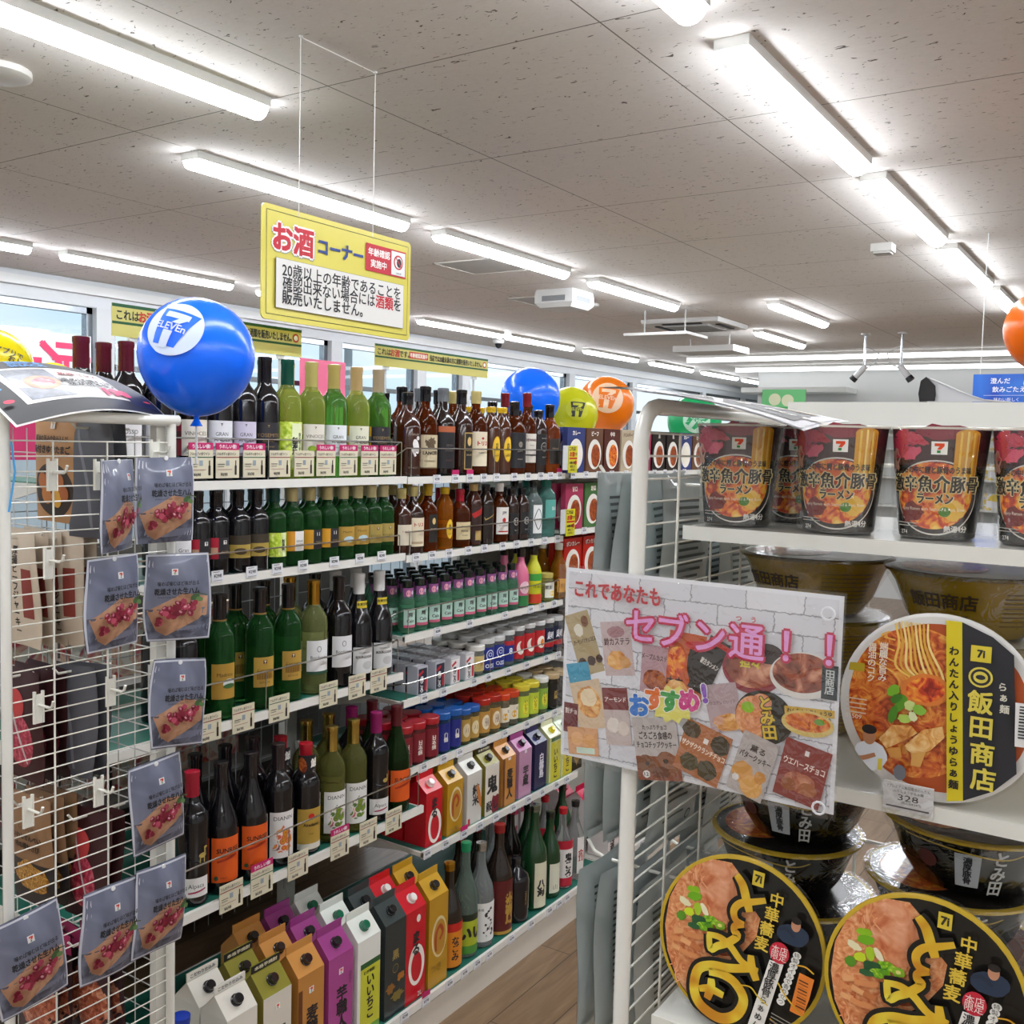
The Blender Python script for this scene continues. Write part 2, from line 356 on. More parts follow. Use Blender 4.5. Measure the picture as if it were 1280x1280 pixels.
# ------------------------------------------------------------------ ceiling lamps
def lamps():
    def base(L):
        r = empty('ceiling_lamp')
        b = MB(); b.box((-.047, 0, -.028), (.047, L, 0), '#d9d8d4'); b.build('housing', r)
        d = MB(); n = 8; prof = []
        for i in range(n + 1):
            a = PI + PI * i / n; prof.append((.04 * math.cos(a), .034 * math.sin(a) - .028))
        vs = [(x, y, z) for y in (.004, L - .004) for x, z in prof]; m = n + 1
        d.add(vs, [(i, i + 1, i + 1 + m, i + m) for i in range(n)] + [tuple(range(m)), tuple(reversed(range(m, 2 * m)))], 'e#f4f9ff:%s' % LAMP, True)
        d.build('diffuser', r); return r
    p = base(1.23); first = [True]
    def put(x, y, row, k, q=None):
        o = p if first[0] else dup(p); first[0] = False
        o.location = (x, y, CZ); tag(o, '%s ceiling lamp in the %s' % (k, row), 'ceiling lamp', 'tube lamps on the ceiling')
    O = ['first', 'second', 'third', 'fourth', 'fifth', 'sixth', 'seventh', 'eighth', 'ninth', 'tenth', 'eleventh']
    for k, y in enumerate((-.45, .98, 2.46, 3.90, 5.38, 6.85)): put(-.99, y, 'row above the noodle rack', O[k])
    for k, y in enumerate((-.46, .98)): put(-2.42, y, 'short row nearest the hanging yellow sign', O[k])
    put(-2.40, 6.93, 'row beyond the air conditioner, apart', 'single')
    put(-3.09, 8.57, 'row beyond the air conditioner, lower in view', 'another single')
    for k, y in enumerate((2.48, 3.98, 5.56)): put(-3.09, y, 'row over the drinks gondola', O[k])
    for k, y in enumerate((-.9, .55, 2.02, 3.46, 4.95, 6.75, 8.1, 9.65, 11.3, 12.95, 14.5)): put(-5.42, y, 'long row beside the windows', O[k])
    for k, y in enumerate((-2.6, -1.3, 0, 1.4, 2.8, 4.5, 7.0)): put(1.4, y, 'unseen row added over the right aisle', O[k])  # out of view, added for more light on the near goods
    for k, y in enumerate((-2.6, -1.9)): put(-.99 + k * -1.43, y, 'unseen pair added behind the camera', O[k])  # unseen pair put in to brighten the foreground from behind
    for k, y in enumerate((-2.2, -.8, .6)): put(3.4, y, 'unseen row added nearest the right wall', O[k])  # unseen lamps too, added as light from the side
    for k, (y, z) in enumerate(((10.85, 0), (12.4, 0))):
        r = empty('strip_lamp', (-4.75, y, CZ)); L = 6.4
        b = MB(); b.box((0, -.03, -.03), (L, .03, 0), '#d9d8d4'); b.build('housing', r)
        b = MB(); b.box((.01, -.025, -.075), (L - .01, .025, -.03), 'e#f4f9ff:2.2'); b.build('diffuser', r)
        tag(r, ['near', 'far'][k] + ' one of the two continuous lamp strips along the back wall', 'ceiling lamp', 'continuous lamp strips')
LAMP = 17.0
lamps()
# ------------------------------------------------------------------ ceiling fittings
def fittings():
    # cassette air conditioner
    r = empty('air_conditioner', (-3.42, 7.95, CZ), 0)
    b = MB(); s = .48
    b.lathe([(.0, -.035), (s * .98, -.035), (s, -.02), (s, 0)], '#dfe0df', 4, cap=True); b.build('panel', r)
    for o in r.children: o.rotation_euler = (0, 0, 0)
    g = MB(); g.box((-.2, -.2, -.05), (.2, .2, -.036), '#c7c9c9'); [g.box((-.19, -.18 + k * .045, -.053), (.19, -.165 + k * .045, -.05), '#9c9f9f') for k in range(8)]; g.build('intake_grille', r)
    for k in range(4):
        v = MB(); v.box((-.17, .25, -.045), (.17, .29, -.036), '#1d1e20'); o = v.build('air_slot', r); o.rotation_euler = (0, 0, k * PI / 2)
    tag(r, 'square white cassette air conditioner flush in the ceiling', 'air conditioner')
    # box shaped purifier
    r = empty('air_purifier', (-3.55, 6.0, CZ)); b = MB()
    b.lathe([(.17, -.12), (.21, -.09), (.21, -.03), (.2, 0)], '#e2e3e2', 4); b.build('casing', r)
    for k in range(4):
        v = MB(); v.box((-.09, .146, -.08), (.09, .1515, -.045), '#8a8d90'); o = v.build('air_slot', r); o.rotation_euler = (0, 0, k * PI / 2)
    tag(r, 'white box shaped air cleaner hanging under the ceiling', 'air cleaner')
    p = onz(713, 375, CZ - .01); b = MB(); b.lathe([(.02, -.03), (.06, -.02), (.065, 0)], '#d0d0cc', 16, (p.x, p.y + .3, CZ)); tag(b.build('smoke_detector'), 'round white detector on the ceiling beside the air cleaner', 'detector')
    p = onz(5, 93, CZ - .02)
    b = MB(); b.lathe([(.075, -.025), (.09, -.018), (.09, 0)], '#cfccc6', 20, (p.x - .03, p.y, CZ)); tag(b.build('ceiling_speaker'), 'round pale ceiling fitting at the left edge of the photo', 'speaker')
    p = onz(1104, 313, CZ - .03); b = MB(); b.box((p.x - .05, p.y - .05, CZ - .04), (p.x + .05, p.y + .05, CZ), '#d6d5d0'); b.box((p.x - .04, p.y - .04, CZ - .05), (p.x + .04, p.y + .04, CZ - .04), '#b9b8b4')
    tag(b.build('ceiling_sensor'), 'small white square sensor on the ceiling', 'sensor')
    # dome camera
    p = onz(623, 432, CZ - .06); r = empty('dome_camera', (p.x, p.y, CZ)); b = MB(); b.lathe([(.05, -.04), (.06, -.03), (.06, 0)], '#e4e4e2', 16); b.build('base', r)
    b = MB(); b.lathe([(.005, -.09), (.03, -.075), (.04, -.04)], 'g#202225', 14); b.build('dome', r); tag(r, 'small dome camera under the ceiling near the windows', 'camera')
    # access hatches
    for k, (x0, y0, w) in enumerate(((-3.7, 4.72, .42), (-4.1, 6.1, .42))):
        b = MB(); t = .012
        for a, c in (((0, 0), (w, t)), ((0, w - t), (w, w)), ((0, 0), (t, w)), ((w - t, 0), (w, w))): b.box((x0 + a[0], y0 + a[1], CZ - .006), (x0 + c[0], y0 + c[1], CZ), '#dedcd8')
        b.box((x0 + t, y0 + t, CZ - .003), (x0 + w - t, y0 + w - t, CZ), '#bdb8b2')
        tag(b.build('access_hatch'), ['square ceiling hatch beyond the hanging yellow sign', 'square ceiling hatch just past the white air cleaner'][k], 'hatch')
    # hanging signboards seen from their edge
    for k, (pa, pb) in enumerate((((794, 420), (872, 415)), ((852, 432), (927, 428)))):
        Y = 7.1 + k * 1.7; a, c = ony(*pa, Y), ony(*pb, Y); z = min(a.z, CZ - .12)
        r = empty('hanging_signboard', (a.x, Y, z)); b = MB(); L = c.x - a.x
        b.box((0, -.2, -.02 - k * .035), (L, .2, 0), '#d9d9d6'); b.build('board', r)
        for q in (.15, .8):
            t = MB(); t.tube([(L * q, 0, 0), (L * q, 0, CZ - z - .001)], .006, '#c8c8c6', 5); t.build('rod', r)
        tag(r, ['long white signboard hung flat below the air conditioner', 'shorter thick white signboard hung by the air conditioner'][k], 'signboard')
    # spot cameras by the far wall
    for k, (px, py) in enumerate(((1081, 444), (1127, 442))):
        p = onz(px, py, CZ - .02); p.y = 9.2; p.x = ony(px, py, 9.2).x
        r = empty('spot_fixture', (p.x, 9.2, CZ)); b = MB(); b.tube([(0, 0, 0), (0, 0, -.28)], .012, 'm#a8abae', 6); b.lathe([(.04, -.015), (.04, 0)], '#d0d0d0', 12); b.build('stem', r)
        s = 1 if k == 0 else -1
        h = MB(); A = Matrix.Rotation(math.radians(222 if k == 0 else 142), 3, 'Y'); h.lathe([(.02, -.02), (.027, .0), (.027, .11), (.02, .125)], '#d9dadb', 12, (0, 0, -.30), A); h.lathe([(.032, .11), (.034, .15)], '#15161a', 12, (0, 0, -.30), A); h.build('head', r)
        c = MB(); c.tube([(0, 0, -.12), (s * .06, 0, -.14), (s * .12, 0, -.18), (s * .1, 0, -.26), (s * .02, 0, -.31)], .006, '#c9c9c9', 5); c.build('cable', r)
        tag(r, ['left', 'right'][k] + ' one of two spotlights hanging by the white back wall', 'spotlight', 'hanging spotlights')
    # green poster, rail and blue banner
    a, c = ony(953, 487, 10.3), ony(1006, 512, 10.3); b = MB(); r = empty('green_poster', (a.x, 10.3, c.z))
    w, h = c.x - a.x, a.z - c.z; b.box((0, 0, 0), (w, .02, h), '#6cc07a'); b.art([('e', w * .3, h * .5, w * .14, h * .3, '#d9dcb8'), ('e', w * .6, h * .45, w * .14, h * .3, '#d9dcb8'), ('r', 0, 0, w, h * .12, '#3d9a52')], plane((0, -.001, 0), (1, 0, 0), (0, 0, 1)), nseg=1); b.build('print', r)
    s = MB(); s.box((w * .4, .02, -c.z), (w * .5, .03, .05), '#c9c9c6'); s.build('stand', r)
    tag(r, 'green poster standing up by the far wall', 'poster')
    a, c = ony(930, 487, 12.3), ony(1060, 492, 12.3); b = MB(); b.box((a.x, 12.2, a.z - .04), (c.x, 12.7, a.z + .02), '#e3e3df'); tag(b.build('wall_shelf'), 'white shelf board on the far back wall', 'shelf')
    a, c = ony(1217, 468, 5.2), ony(1300, 506, 5.2); w, h = c.x - a.x + .2, a.z - c.z; r = empty('blue_banner', (a.x, 5.2, c.z)); b = MB(); b.box((0, 0, 0), (w, .006, h), 'blue_poster')
    b.art([('e', w * .8, h * .7, w * .36, h * .5, '#e8ecf0'), ('e', w * .8, h * .7, w * .31, h * .42, '#22262c'), ('t', '澄んだ', w * .24, h * .78, h * .2, '#f6f8ff', {'b': .02}), ('t', '飲みごたえ。', w * .33, h * .5, h * .2, '#f6f8ff', {'b': .02}), ('r', w * .1, h * .3, w * .5, h * .31, '#f6f8ff'), ('t', '味わい新しく', w * .3, h * .17, h * .13, '#f6f8ff')], plane((0, -.001, 0), (1, 0, 0), (0, 0, 1)), nseg=1)
    b.build('banner', r)
    for q in (.06, .94):
        t = MB(); t.tube([(w * q, 0, h), (w * q, 0, CZ - c.z)], .002, '#e6e6e6', 4); t.build('string', r)
    tag(r, 'blue banner with a coffee cup hanging from white strings', 'banner')
fittings()
# ------------------------------------------------------------------ hanging yellow sign
def hanging_sign():
    X = -1.946; y0, y1, z0, z1 = 1.785, 2.375, H + .293, H + .583
    w, h = y1 - y0, z1 - z0; r = empty('hanging_sign', (X, y0, z0))
    b = MB(); S = plane((.0, 0, 0), (0, 1, 0), (0, 0, 1)); q = .014; n = 5; pts = []
    for cx, cy, a0 in ((w - q, h - q, 0), (q, h - q, 90), (q, q, 180), (w - q, q, 270)):
        for i in range(n + 1): a = math.radians(a0 + 90 * i / n); pts.append((cx + q * math.cos(a), cy + q * math.sin(a)))
    m = len(pts); b.add([(.0, x, y) for x, y in pts] + [(-.004, x, y) for x, y in pts], [tuple(range(m)), tuple(reversed(range(m, 2 * m)))] + [(i, i + m, (i + 1) % m + m, (i + 1) % m) for i in range(m)], 'f#dcd05e')
    fr = lambda u: u * w; V = lambda f: h - f * h
    RED = '#c4142c'; bk = '#15171c'; A = []
    for a in (.05, .95): A.append(('r', .015, V(a) - .0007, w - .015, V(a) + .0007, bk))
    for a in (.025, .975): A.append(('r', fr(a) - .0007, V(.95), fr(a) + .0007, V(.05), bk))
    A += [('t', 'お酒', fr(.185), V(.27), .076, '#9a9a90', {'b': .12}), ('t', 'お酒', fr(.183), V(.265), .076, '#f4f3f0', {'b': .11}), ('t', 'お酒', fr(.183), V(.265), .076, RED, {'b': .05}),
          ('t', 'コーナー', fr(.487), V(.262), .047, '#1d3c86', {'b': .05}),
          ('r', fr(.655), V(.38), fr(.955), V(.115), RED), ('t', '年齢確認', fr(.752), V(.19), .024, '#f4f3f0', {'b': .03}), ('t', '実施中', fr(.748), V(.30), .024, '#f4f3f0', {'b': .03}),
          ('r', fr(.842), V(.365), fr(.948), V(.13), '#ecebea'), ('e', fr(.895), V(.235), .021, .021, RED), ('e', fr(.895), V(.235), .0165, .0165, '#ecebea'), ('e', fr(.9), V(.24), .011, .013, '#23262c'), ('r', fr(.895) - .018, V(.235) - .0018, fr(.895) + .018, V(.235) + .0018, RED, -.8),
          ('t', '20歳未満', fr(.895), V(.345), .006, '#23262c'),
          ('r', fr(.072), V(.89), fr(.938), V(.45), '#6e6030'), ('r', fr(.074), V(.887), fr(.936), V(.453), '#e2e0dc'),
          ('t', '20歳以上の年齢であることを', fr(.51), V(.545), .039, bk, {'b': .018, 'w': fr(.8)}), ('t', '確認出来ない場合には', fr(.415), V(.665), .039, bk, {'b': .018, 'w': fr(.605)}), ('t', '酒類', fr(.79), V(.665), .039, RED, {'b': .03}),
          ('t', 'を', fr(.886), V(.665), .039, bk, {'b': .018}), ('t', '販売いたしません。', fr(.37), V(.785), .039, bk, {'b': .018, 'w': fr(.52)})]
    b.art(A, S, nseg=1, step=.0003); b.build('board', r)
    for y in (.127, .418):
        t = MB(); t.tube([(0, y, h - .012), (0, y, CZ - z0)], .0013, '#eceae4', 5); t.lathe([(.006, 0), (.006, .006)], '#d0d0cc', 8, (0, y, CZ - z0 - .006)); t.build('string', r)
    t = MB(); t.tube([(0, .127, CZ - z0 - .004), (0, .418, CZ - z0 - .004)], .0012, '#eceae4', 5); t.build('cross_string', r)
    tag(r, 'yellow rectangular alcohol corner sign hung on two white strings', 'sign')
hanging_sign()
def strip_banner(pa, pb, hgt, tilt, label, words=True):
    X = -2.04; a, c = onx(*pa, X), onx(*pb, X); w = c.y - a.y; z = a.z; r = empty('strip_banner', (X, a.y, z - hgt))
    b = MB(); b.box((-.002, 0, 0), (0, w, hgt), 'f#d4cc78'); G = '#1e5a34'; RED = '#c23a28'; bk = '#22241c'
    A = [('r', 0, hgt * .90, w, hgt, G), ('r', 0, hgt * .38, w, hgt * .46, G), ('t', 'これは', w * .07, hgt * .67, hgt * .34, bk, {'b': .03, 'w': w * .1}), ('t', 'お酒', w * .155, hgt * .67, hgt * .36, RED, {'b': .05, 'w': w * .07}), ('t', 'です。', w * .23, hgt * .67, hgt * .34, bk, {'b': .03, 'w': w * .08}),
         ('r', w * .27, hgt * .52, w * .43, hgt * .84, RED), ('t', '年齢確認実施中', w * .35, hgt * .68, hgt * .24, '#f4f0e0', {'b': .03, 'w': w * .145}),
         ('t', '当店では20歳未満の方に酒類を販売いたしません。', w * .69, hgt * .67, hgt * .32, bk, {'b': .03, 'w': w * .49}), ('e', w * .962, hgt * .67, hgt * .16, hgt * .16, RED), ('e', w * .962, hgt * .67, hgt * .1, hgt * .1, '#ecebe0')]
    b.art(A, plane((0, 0, 0), (0, 1, 0), (0, 0, 1)), nseg=1); b.build('print', r)
    for q in (.1, .88):
        t = MB(); t.box((-.012, w * q - .012, -.01), (-.003, w * q + .012, .03), '#d8dadb'); t.tube([(-.01, w * q, .0), (-.01, w * q, 1.55 - z + hgt)], .004, '#c4c8ca', 6); t.build('pole', r)
    tag(r, label, 'banner', 'yellow strip banners above the drinks gondola')
strip_banner((140, 378), (377, 411), .075, 0, 'yellow strip banner with green lines, partly hidden behind the big blue balloon')
strip_banner((469, 429), (610, 450), .066, 0, 'yellow strip banner with green lines above the whisky bottles')
# ------------------------------------------------------------------ product kit
PHI = -.36          # labels face the aisle, turned a little towards the door
PARTS = {}
BORD = [(.030, 0), (.0365, .004), (.0375, .012), (.0375, .188), (.0355, .203), (.029, .216), (.019, .229), (.0148, .243), (.0142, .296), (.0142, .300)]
BURG = [(.030, 0), (.0395, .004), (.0405, .012), (.0405, .145), (.037, .168), (.028, .195), (.0185, .222), (.0148, .245), (.0142, .296), (.0142, .300)]
def sc(prof, kr, kz): return [(r * kr, z * kz) for r, z in prof]
def bottle(name, prof, glass, cap, capz, art=(), lz=0, R=None, sq=0, neck=None, capr=None, flat=False, phi=PHI, caps=None):
    r = empty(name); b = MB(); b.lathe(prof, glass, 20, sq=sq); b.build('body', r)
    h = prof[-1][1]; c = MB()
    ri = prof[-1][0]; cr = capr or ri + .0018
    c.lathe([(cr, capz), (cr + .0006, capz + .004), (cr + .0002, h - .012), (cr + .0012, h - .010), (cr + .0012, h + .001), (cr - .003, h + .0025)], cap, 16)
    if caps: c.lathe([(cr + .0008, capz), (cr + .0012, capz + .005)], caps, 16)
    c.build('cap', r)
    if art:
        R = R or max(p[0] for p in prof); l = MB()
        if flat: S0 = plane((R + .0006, 0, lz), (0, 1, 0), (0, 0, 1)); l.art(art, S0, nseg=2, step=.0001)
        else: l.art(art, cylS(R, phi, lz), .0005)
        l.build('label', r)
    if neck:
        n = MB(); n.art(neck[1], cylS(neck[2], phi, neck[0]), .0012); n.build('neck_tag', r)
    return r
def lab(w, h, bg, *it): return [('r', -w / 2, -h / 2, w / 2, h / 2, bg)] + [x for i in it for x in (i if isinstance(i, list) else [i])]
T = lambda s, x, y, h, m='#22222a', **k: ('t', s, x, y, h, m, k)
BK = '#1b1a20'
def wine_label(words, bg='#e8e6e4', side=None, ink=BK, h=.082, extra=(), sub=None):
    A = [('r', -.036, -h / 2, .026, h / 2, bg)]
    if side: A += [('r', -.052, -h / 2, -.036, h / 2, side[0]), ('r', -.052, -.004, -.036, .014, side[1])]
    for i, s in enumerate(words): A.append(T(s, -.003, .010 - i * .0125, .0125, ink, w=.0072 * len(s), b=.01))
    A += seven(-.004, h / 2 - .009, .008, ink, ink, bg)
    if sub: A.append(T(sub, -.003, -.018, .005, ink, w=.030))
    A += [T('750ml', -.02, -h / 2 + .006, .004, ink)] + list(extra); return A
def white_wine(col): return 't' + col
DARK = 'g#0d0b10'; GREEN = 'g#12301a'; LGREEN = 't#5f9a3c'; YGREEN = 't#b9c45a'; BOTG = 't#2f6a34'
def proto_defs():
    P = {}
    def d(k, desc, cat, fn): P[k] = [desc, cat, fn, None]
    B = lambda *a, **k: (lambda: bottle('wine_bottle', *a, **k))
    gold_lab = lambda: lab(.056, .075, '#b8923c', ('r', -.02, -.018, .02, .004, '#8a6420'), T('Concerto', 0, .006, .010, '#3a2208', w=.036), T('ESTATE', 0, -.026, .006, '#3a2208', w=.026), seven(0, .026, .009, '#f0e6c8', '#f0e6c8', '#4a1818'))
    d('redcap', 'dark wine bottle with a burgundy capsule', 'wine bottle', B(BORD, DARK, 'f#5e1626', .215, wine_label(('ROSSO',)), .10))
    d('purplecap', 'dark wine bottle with a purple capsule', 'wine bottle', B(BORD, DARK, 'f#33244a', .215, wine_label(('ROSSO',)), .10))
    G = ('GRAN', 'ANDES')
    d('vinocered', 'dark red wine bottle with white label and green disc', 'wine bottle', B(BORD, DARK, 'f#14121a', .215, wine_label(('VINOCES',), '#e2dcd0', ('#9c1430', '#5a1020'), '#5a5046', extra=[('e', -.012, -.022, .011, .008, '#9cc030')]), .10))
    d('granred', 'dark red wine bottle with white label, red side band', 'wine bottle', B(BORD, DARK, 'f#14121a', .215, wine_label(G, '#e4e4ea', ('#a01030', '#4a2020'), sub='CABERNET SAUVIGNON'), .10))
    d('granpurple', 'dark red wine bottle with white label, purple side band', 'wine bottle', B(BORD, DARK, 'f#14121a', .215, wine_label(G, '#cfc8dc', ('#4a2f86', '#8890a0'), sub='MERLOT'), .10))
    d('yosered', 'dark red wine bottle with black label, red side band', 'wine bottle', B(BORD, DARK, 'f#14121a', .215, wine_label(('YOSEMITE', 'ROAD'), '#24222a', ('#b01838', '#c88a60'), '#9a7a4a', sub='CABERNET'), .10))
    d('grapegreen', 'clear wine bottle with grape label, green capsule', 'wine bottle', B(BORD, YGREEN, 'f#0f4a3a', .225, lab(.075, .12, 'grapes', ('r', -.002, -.056, .03, .056, '#e4ecc0'), T('酸化防止剤', .022, .01, .010, BK, v=True, b=.02), T('無添加', .006, 0, .016, BK, v=True, b=.05)), .085))
    d('vinocewhite', 'pale white wine bottle with white label and green disc', 'wine bottle', B(BORD, YGREEN, 'f#b8ac66', .225, wine_label(('VINOCES',), '#e2dcd0', ('#c8b890', '#8a9a50'), '#5a5046', extra=[('e', -.012, -.022, .011, .008, '#9cc030')]), .10))
    d('granchard', 'green white wine bottle with white label and gold capsule', 'wine bottle', B(BORD, LGREEN, 'f#b3a25c', .225, wine_label(G, '#e2e6ea', ('#a8b8a0', '#e0e4e0'), sub='CHARDONNAY'), .10))
    d('gransauv', 'yellow-green white wine bottle with cream label and tan capsule', 'wine bottle', B(BORD, YGREEN, 'f#b89c6a', .225, wine_label(G, '#e0dfc8', ('#caa030', '#e0e4e0'), sub='SAUVIGNON BLANC'), .10))
    d('yosewhite', 'green white wine bottle with black label and tan capsule', 'wine bottle', B(BORD, LGREEN, 'f#a8977c', .225, wine_label(('YOSEMITE', 'ROAD'), '#24222a', ('#d0a020', '#606060'), '#a08452', sub='CHARDONNAY'), .10))
    S = sc(BORD, .86, .66)
    half = lambda bg, side, *it: [('r', -.028, -.025, -.004, .025, side), ('r', -.004, -.025, .026, .025, bg)] + [x for i in it for x in (i if isinstance(i, list) else [i])]
    d('smallgranw', 'small wine bottle with plain white label', 'wine bottle', B(S, DARK, 'g#16141a', .16, half('#e6e6ea', '#e6e6ea', T('Gran', .004, .004, .012, BK), T('Andes', .004, -.009, .012, BK)), .065))
    d('smallred', 'small dark wine bottle with red-black label', 'wine bottle', B(S, DARK, 'g#16141a', .16, half('#1e1c22', '#b81834', ('r', -.026, -.012, -.006, .002, '#c8a080'), seven(.012, .014, .009, BK, BK), T('ROAD', .011, -.008, .006, '#a0804a')), .065))
    d('smallgold', 'small dark wine bottle with brown-gold label', 'wine bottle', B(S, DARK, 'g#16141a', .16, [('r', -.03, -.028, .026, .004, '#b59a45'), ('r', -.03, .004, .026, .026, '#3c3224'), ('e', -.004, -.012, .016, .008, '#4a3a1c'), ], .065))
    d('smallgrape', 'small green wine bottle with grape label', 'wine bottle', B(S, BOTG, 'f#123f33', .165, [('r', -.03, -.04, .028, .02, 'grapes'), ('r', .006, -.04, .022, .02, '#e4ecc0'), T('無添加', .013, -.01, .010, BK, v=True, b=.03)], .07))
    d('smallorange', 'small green wine bottle with white and orange label', 'wine bottle', B(S, BOTG, 'f#b7a774', .165, half('#e8e6e2', '#e09a20', T('GRAN', .010, .0, .008, BK), T('ANDES', .010, -.009, .008, BK)), .065))
    d('smallyose', 'small green wine bottle, black-orange label', 'wine bottle', B(S, BOTG, 'f#b7a774', .165, half('#23222a', '#e0a020', seven(.01, .014, .009, BK, BK), T('ROAD', .011, -.006, .006, '#a0804a')), .065))
    d('smallmad', 'small green wine bottle with gold landscape label', 'wine bottle', B(S, BOTG, 'f#c6ba8a', .165, lab(.055, .052, '#b8923c', T('Madrid', 0, .012, .008, '#3a2208', w=.026), ('e', .004, -.008, .015, .008, '#b8d0dc')), .065))
    d('smallgoldw', 'small green wine bottle with plain gold label', 'wine bottle', B(S, BOTG, 'f#c6ba8a', .165, lab(.055, .052, '#a8924a', seven(.006, .014, .008, '#f0e6c8', '#f0e6c8', '#4a1818'), T('ESTATE', 0, -.006, .007, '#4a3a10', w=.03)), .065))
    d('madrid', 'green wine bottle with gold landscape label and black cap', 'wine bottle', B(BORD, BOTG, 'g#17151b', .235, lab(.062, .085, '#b58c34', T('Madrina', .002, .016, .013, '#3a2208', w=.04), ('e', .012, -.006, .016, .012, '#dfe6e8'), ('e', .012, -.012, .016, .006, '#4a7a40')), .095, caps='f#8a6a30'))
    d('concerto', 'green wine bottle with plain gold label', 'wine bottle', B(BORD, BOTG, 'g#17151b', .235, gold_lab(), .095, caps='f#8a6a30'))
    d('bordw', 'clear wine bottle with white script label and gold cap', 'wine bottle', B(BORD, 't#a8b070', 'm#c79a3c', .235, lab(.066, .09, '#e9e9ea', T('Bordeaux', 0, .0, .013, BK, w=.045), ('e', 0, .022, .006, .008, '#55555c'), ('e', 0, .022, .0045, .0065, '#e9e9ea'), ('r', -.033, -.045, .033, -.037, '#1e4a34'), T('BLANC', .01, -.02, .004)), .10))
    d('bordr', 'black wine bottle with white script label', 'wine bottle', B(BORD, DARK, 'g#1a161a', .235, lab(.066, .085, '#e4e4e6', T('Bordeaux', 0, .0, .013, BK, w=.045), ('e', 0, .022, .006, .008, '#55555c'), ('e', 0, .022, .0045, .0065, '#e4e4e6'), T('ROUGE', .01, -.02, .004)), .10))
    d('bourg', 'black wine bottle with white cap, gold medal', 'wine bottle', B(BURG, DARK, 'f#dcdcdc', .245, lab(.066, .075, '#dcdcdc', T('VIGNERONS', 0, .022, .006), T('BOURGOGNE', 0, .010, .010, BK, w=.05, b=.03), ('e', .01, -.014, .016, .012, '#c4c4c4')), .062,
      neck=(.215, [('r', -.016, -.008, .016, .012, '#d8c030'), T('金賞受賞', 0, .003, .008, BK, b=.03), ('e', 0, -.03, .011, .012, 'm#d8b040')], .0235)))
    d('alpaca', 'dark wine bottle with red cap and small white bottom label', 'wine bottle', B(BORD, DARK, 'f#a81c34', .245, [('r', -.034, -.022, .028, .022, '#e6e4e2'), T('Alpaca', -.002, .002, .014, BK, w=.036), ('s', [(-.02, -.012), (0, -.010), (.02, -.006)], .004, '#a02040'), ('e', .012, .072, .009, .006, '#b39a50'), ('r', .016, .07, .02, .088, '#b39a50'), ('e', .02, .089, .005, .003, '#b39a50'), ('r', .005, .055, .0075, .07, '#b39a50'), ('r', .015, .055, .0175, .07, '#b39a50')], .045))
    d('alpacam', 'dark wine bottle with magenta cap and small white label', 'wine bottle', B(BORD, DARK, 'f#8e1a5e', .245, [('r', -.034, -.022, .028, .022, '#e6e4e2'), T('Alpaca', -.002, .002, .014, BK, w=.036), ('s', [(-.02, -.012), (0, -.010), (.02, -.006)], .004, '#a02040'), ('e', .012, .072, .009, .006, '#b39a50'), ('r', .016, .07, .02, .088, '#b39a50')], .045))
    d('sunrise', 'dark wine bottle with a large orange label', 'wine bottle', B(BURG, DARK, 'g#17151b', .245, lab(.07, .105, '#e05a14', T('SUNRISE', .004, .022, .015, '#1b1208', w=.054, b=.03), ('s', [(-.022, -.004), (0, .002), (.026, .008)], .006, '#b02c10'), T('CABERNET SAUVIGNON', .0, .008, .004, '#1b1208', w=.03), ('e', -.024, -.042, .005, .005, '#2d5a3c'), T('750ml', -.008, -.042, .006, '#6a2a08')), .082))
    d('sunriseg', 'green wine bottle with a large orange label', 'wine bottle', B(BURG, 't#2c4a20', 'g#5a1420', .245, lab(.07, .09, '#e05a14', T('SUNRISE', .004, .018, .015, '#1b1208', w=.054, b=.03), ('s', [(-.022, -.006), (0, 0), (.026, .006)], .006, '#b02c10')), .08))
    d('dianired', 'dark wine bottle with red mosaic label', 'wine bottle', B(BORD, DARK, 'g#2a2024', .235, lab(.07, .115, '#e4e0de', T('DIANIN', .0, .042, .014, BK, w=.05), ('e', .002, -.012, .022, .034, 'mosaic_red', .3, .15), ('e', -.012, -.032, .014, .012, 'mosaic_red', 0, .2)), .082))
    d('diagreen', 'green wine bottle with green mosaic label', 'wine bottle', B(BORD, 't#8a8a4a', 'm#c3ac5c', .235, lab(.07, .11, '#e4e2de', T('DIANIN', .0, .040, .014, BK, w=.05), ('e', .002, -.012, .022, .030, 'mosaic_green', .3, .15), ('e', -.01, -.03, .014, .012, 'mosaic_green', 0, .2)), .082))
    d('akadama', 'dark bottle with gold label, eel neck tag', 'wine bottle', B(sc(BORD, 1.03, .93), DARK, 'f#b01c2c', .245, [('r', -.036, -.045, .034, .045, '#b3913a'), ('r', -.036, -.06, .034, -.045, '#d9d4c6'), ('e', 0, .025, .008, .008, '#c01a1a'), T('Akadama', 0, .004, .011, '#2a1a08', b=.03), T('PORT', 0, -.02, .005, '#2a1a08')], .075,
      neck=(.23, [('r', -.03, -.026, .03, .024, '#16141a'), ('e', -.018, .0, .010, .020, 'curry', .2), T('鰻', .014, .003, .024, '#f2efe8', b=.03), T('に', .012, -.018, .009, '#f2efe8')], .024)))
    # spirits
    WR = [(.034, 0), (.041, .004), (.042, .012), (.042, .145), (.038, .165), (.022, .185), (.0155, .20), (.0145, .235), (.0145, .245)]
    WT = [(.034, 0), (.038, .004), (.039, .012), (.039, .16), (.036, .175), (.022, .195), (.015, .21), (.0145, .26), (.0145, .268)]
    AM = 'g#3a1608'; AM2 = 't#7a3410'
    w = lambda *a, **k: (lambda: bottle('whisky_bottle', *a, **k))
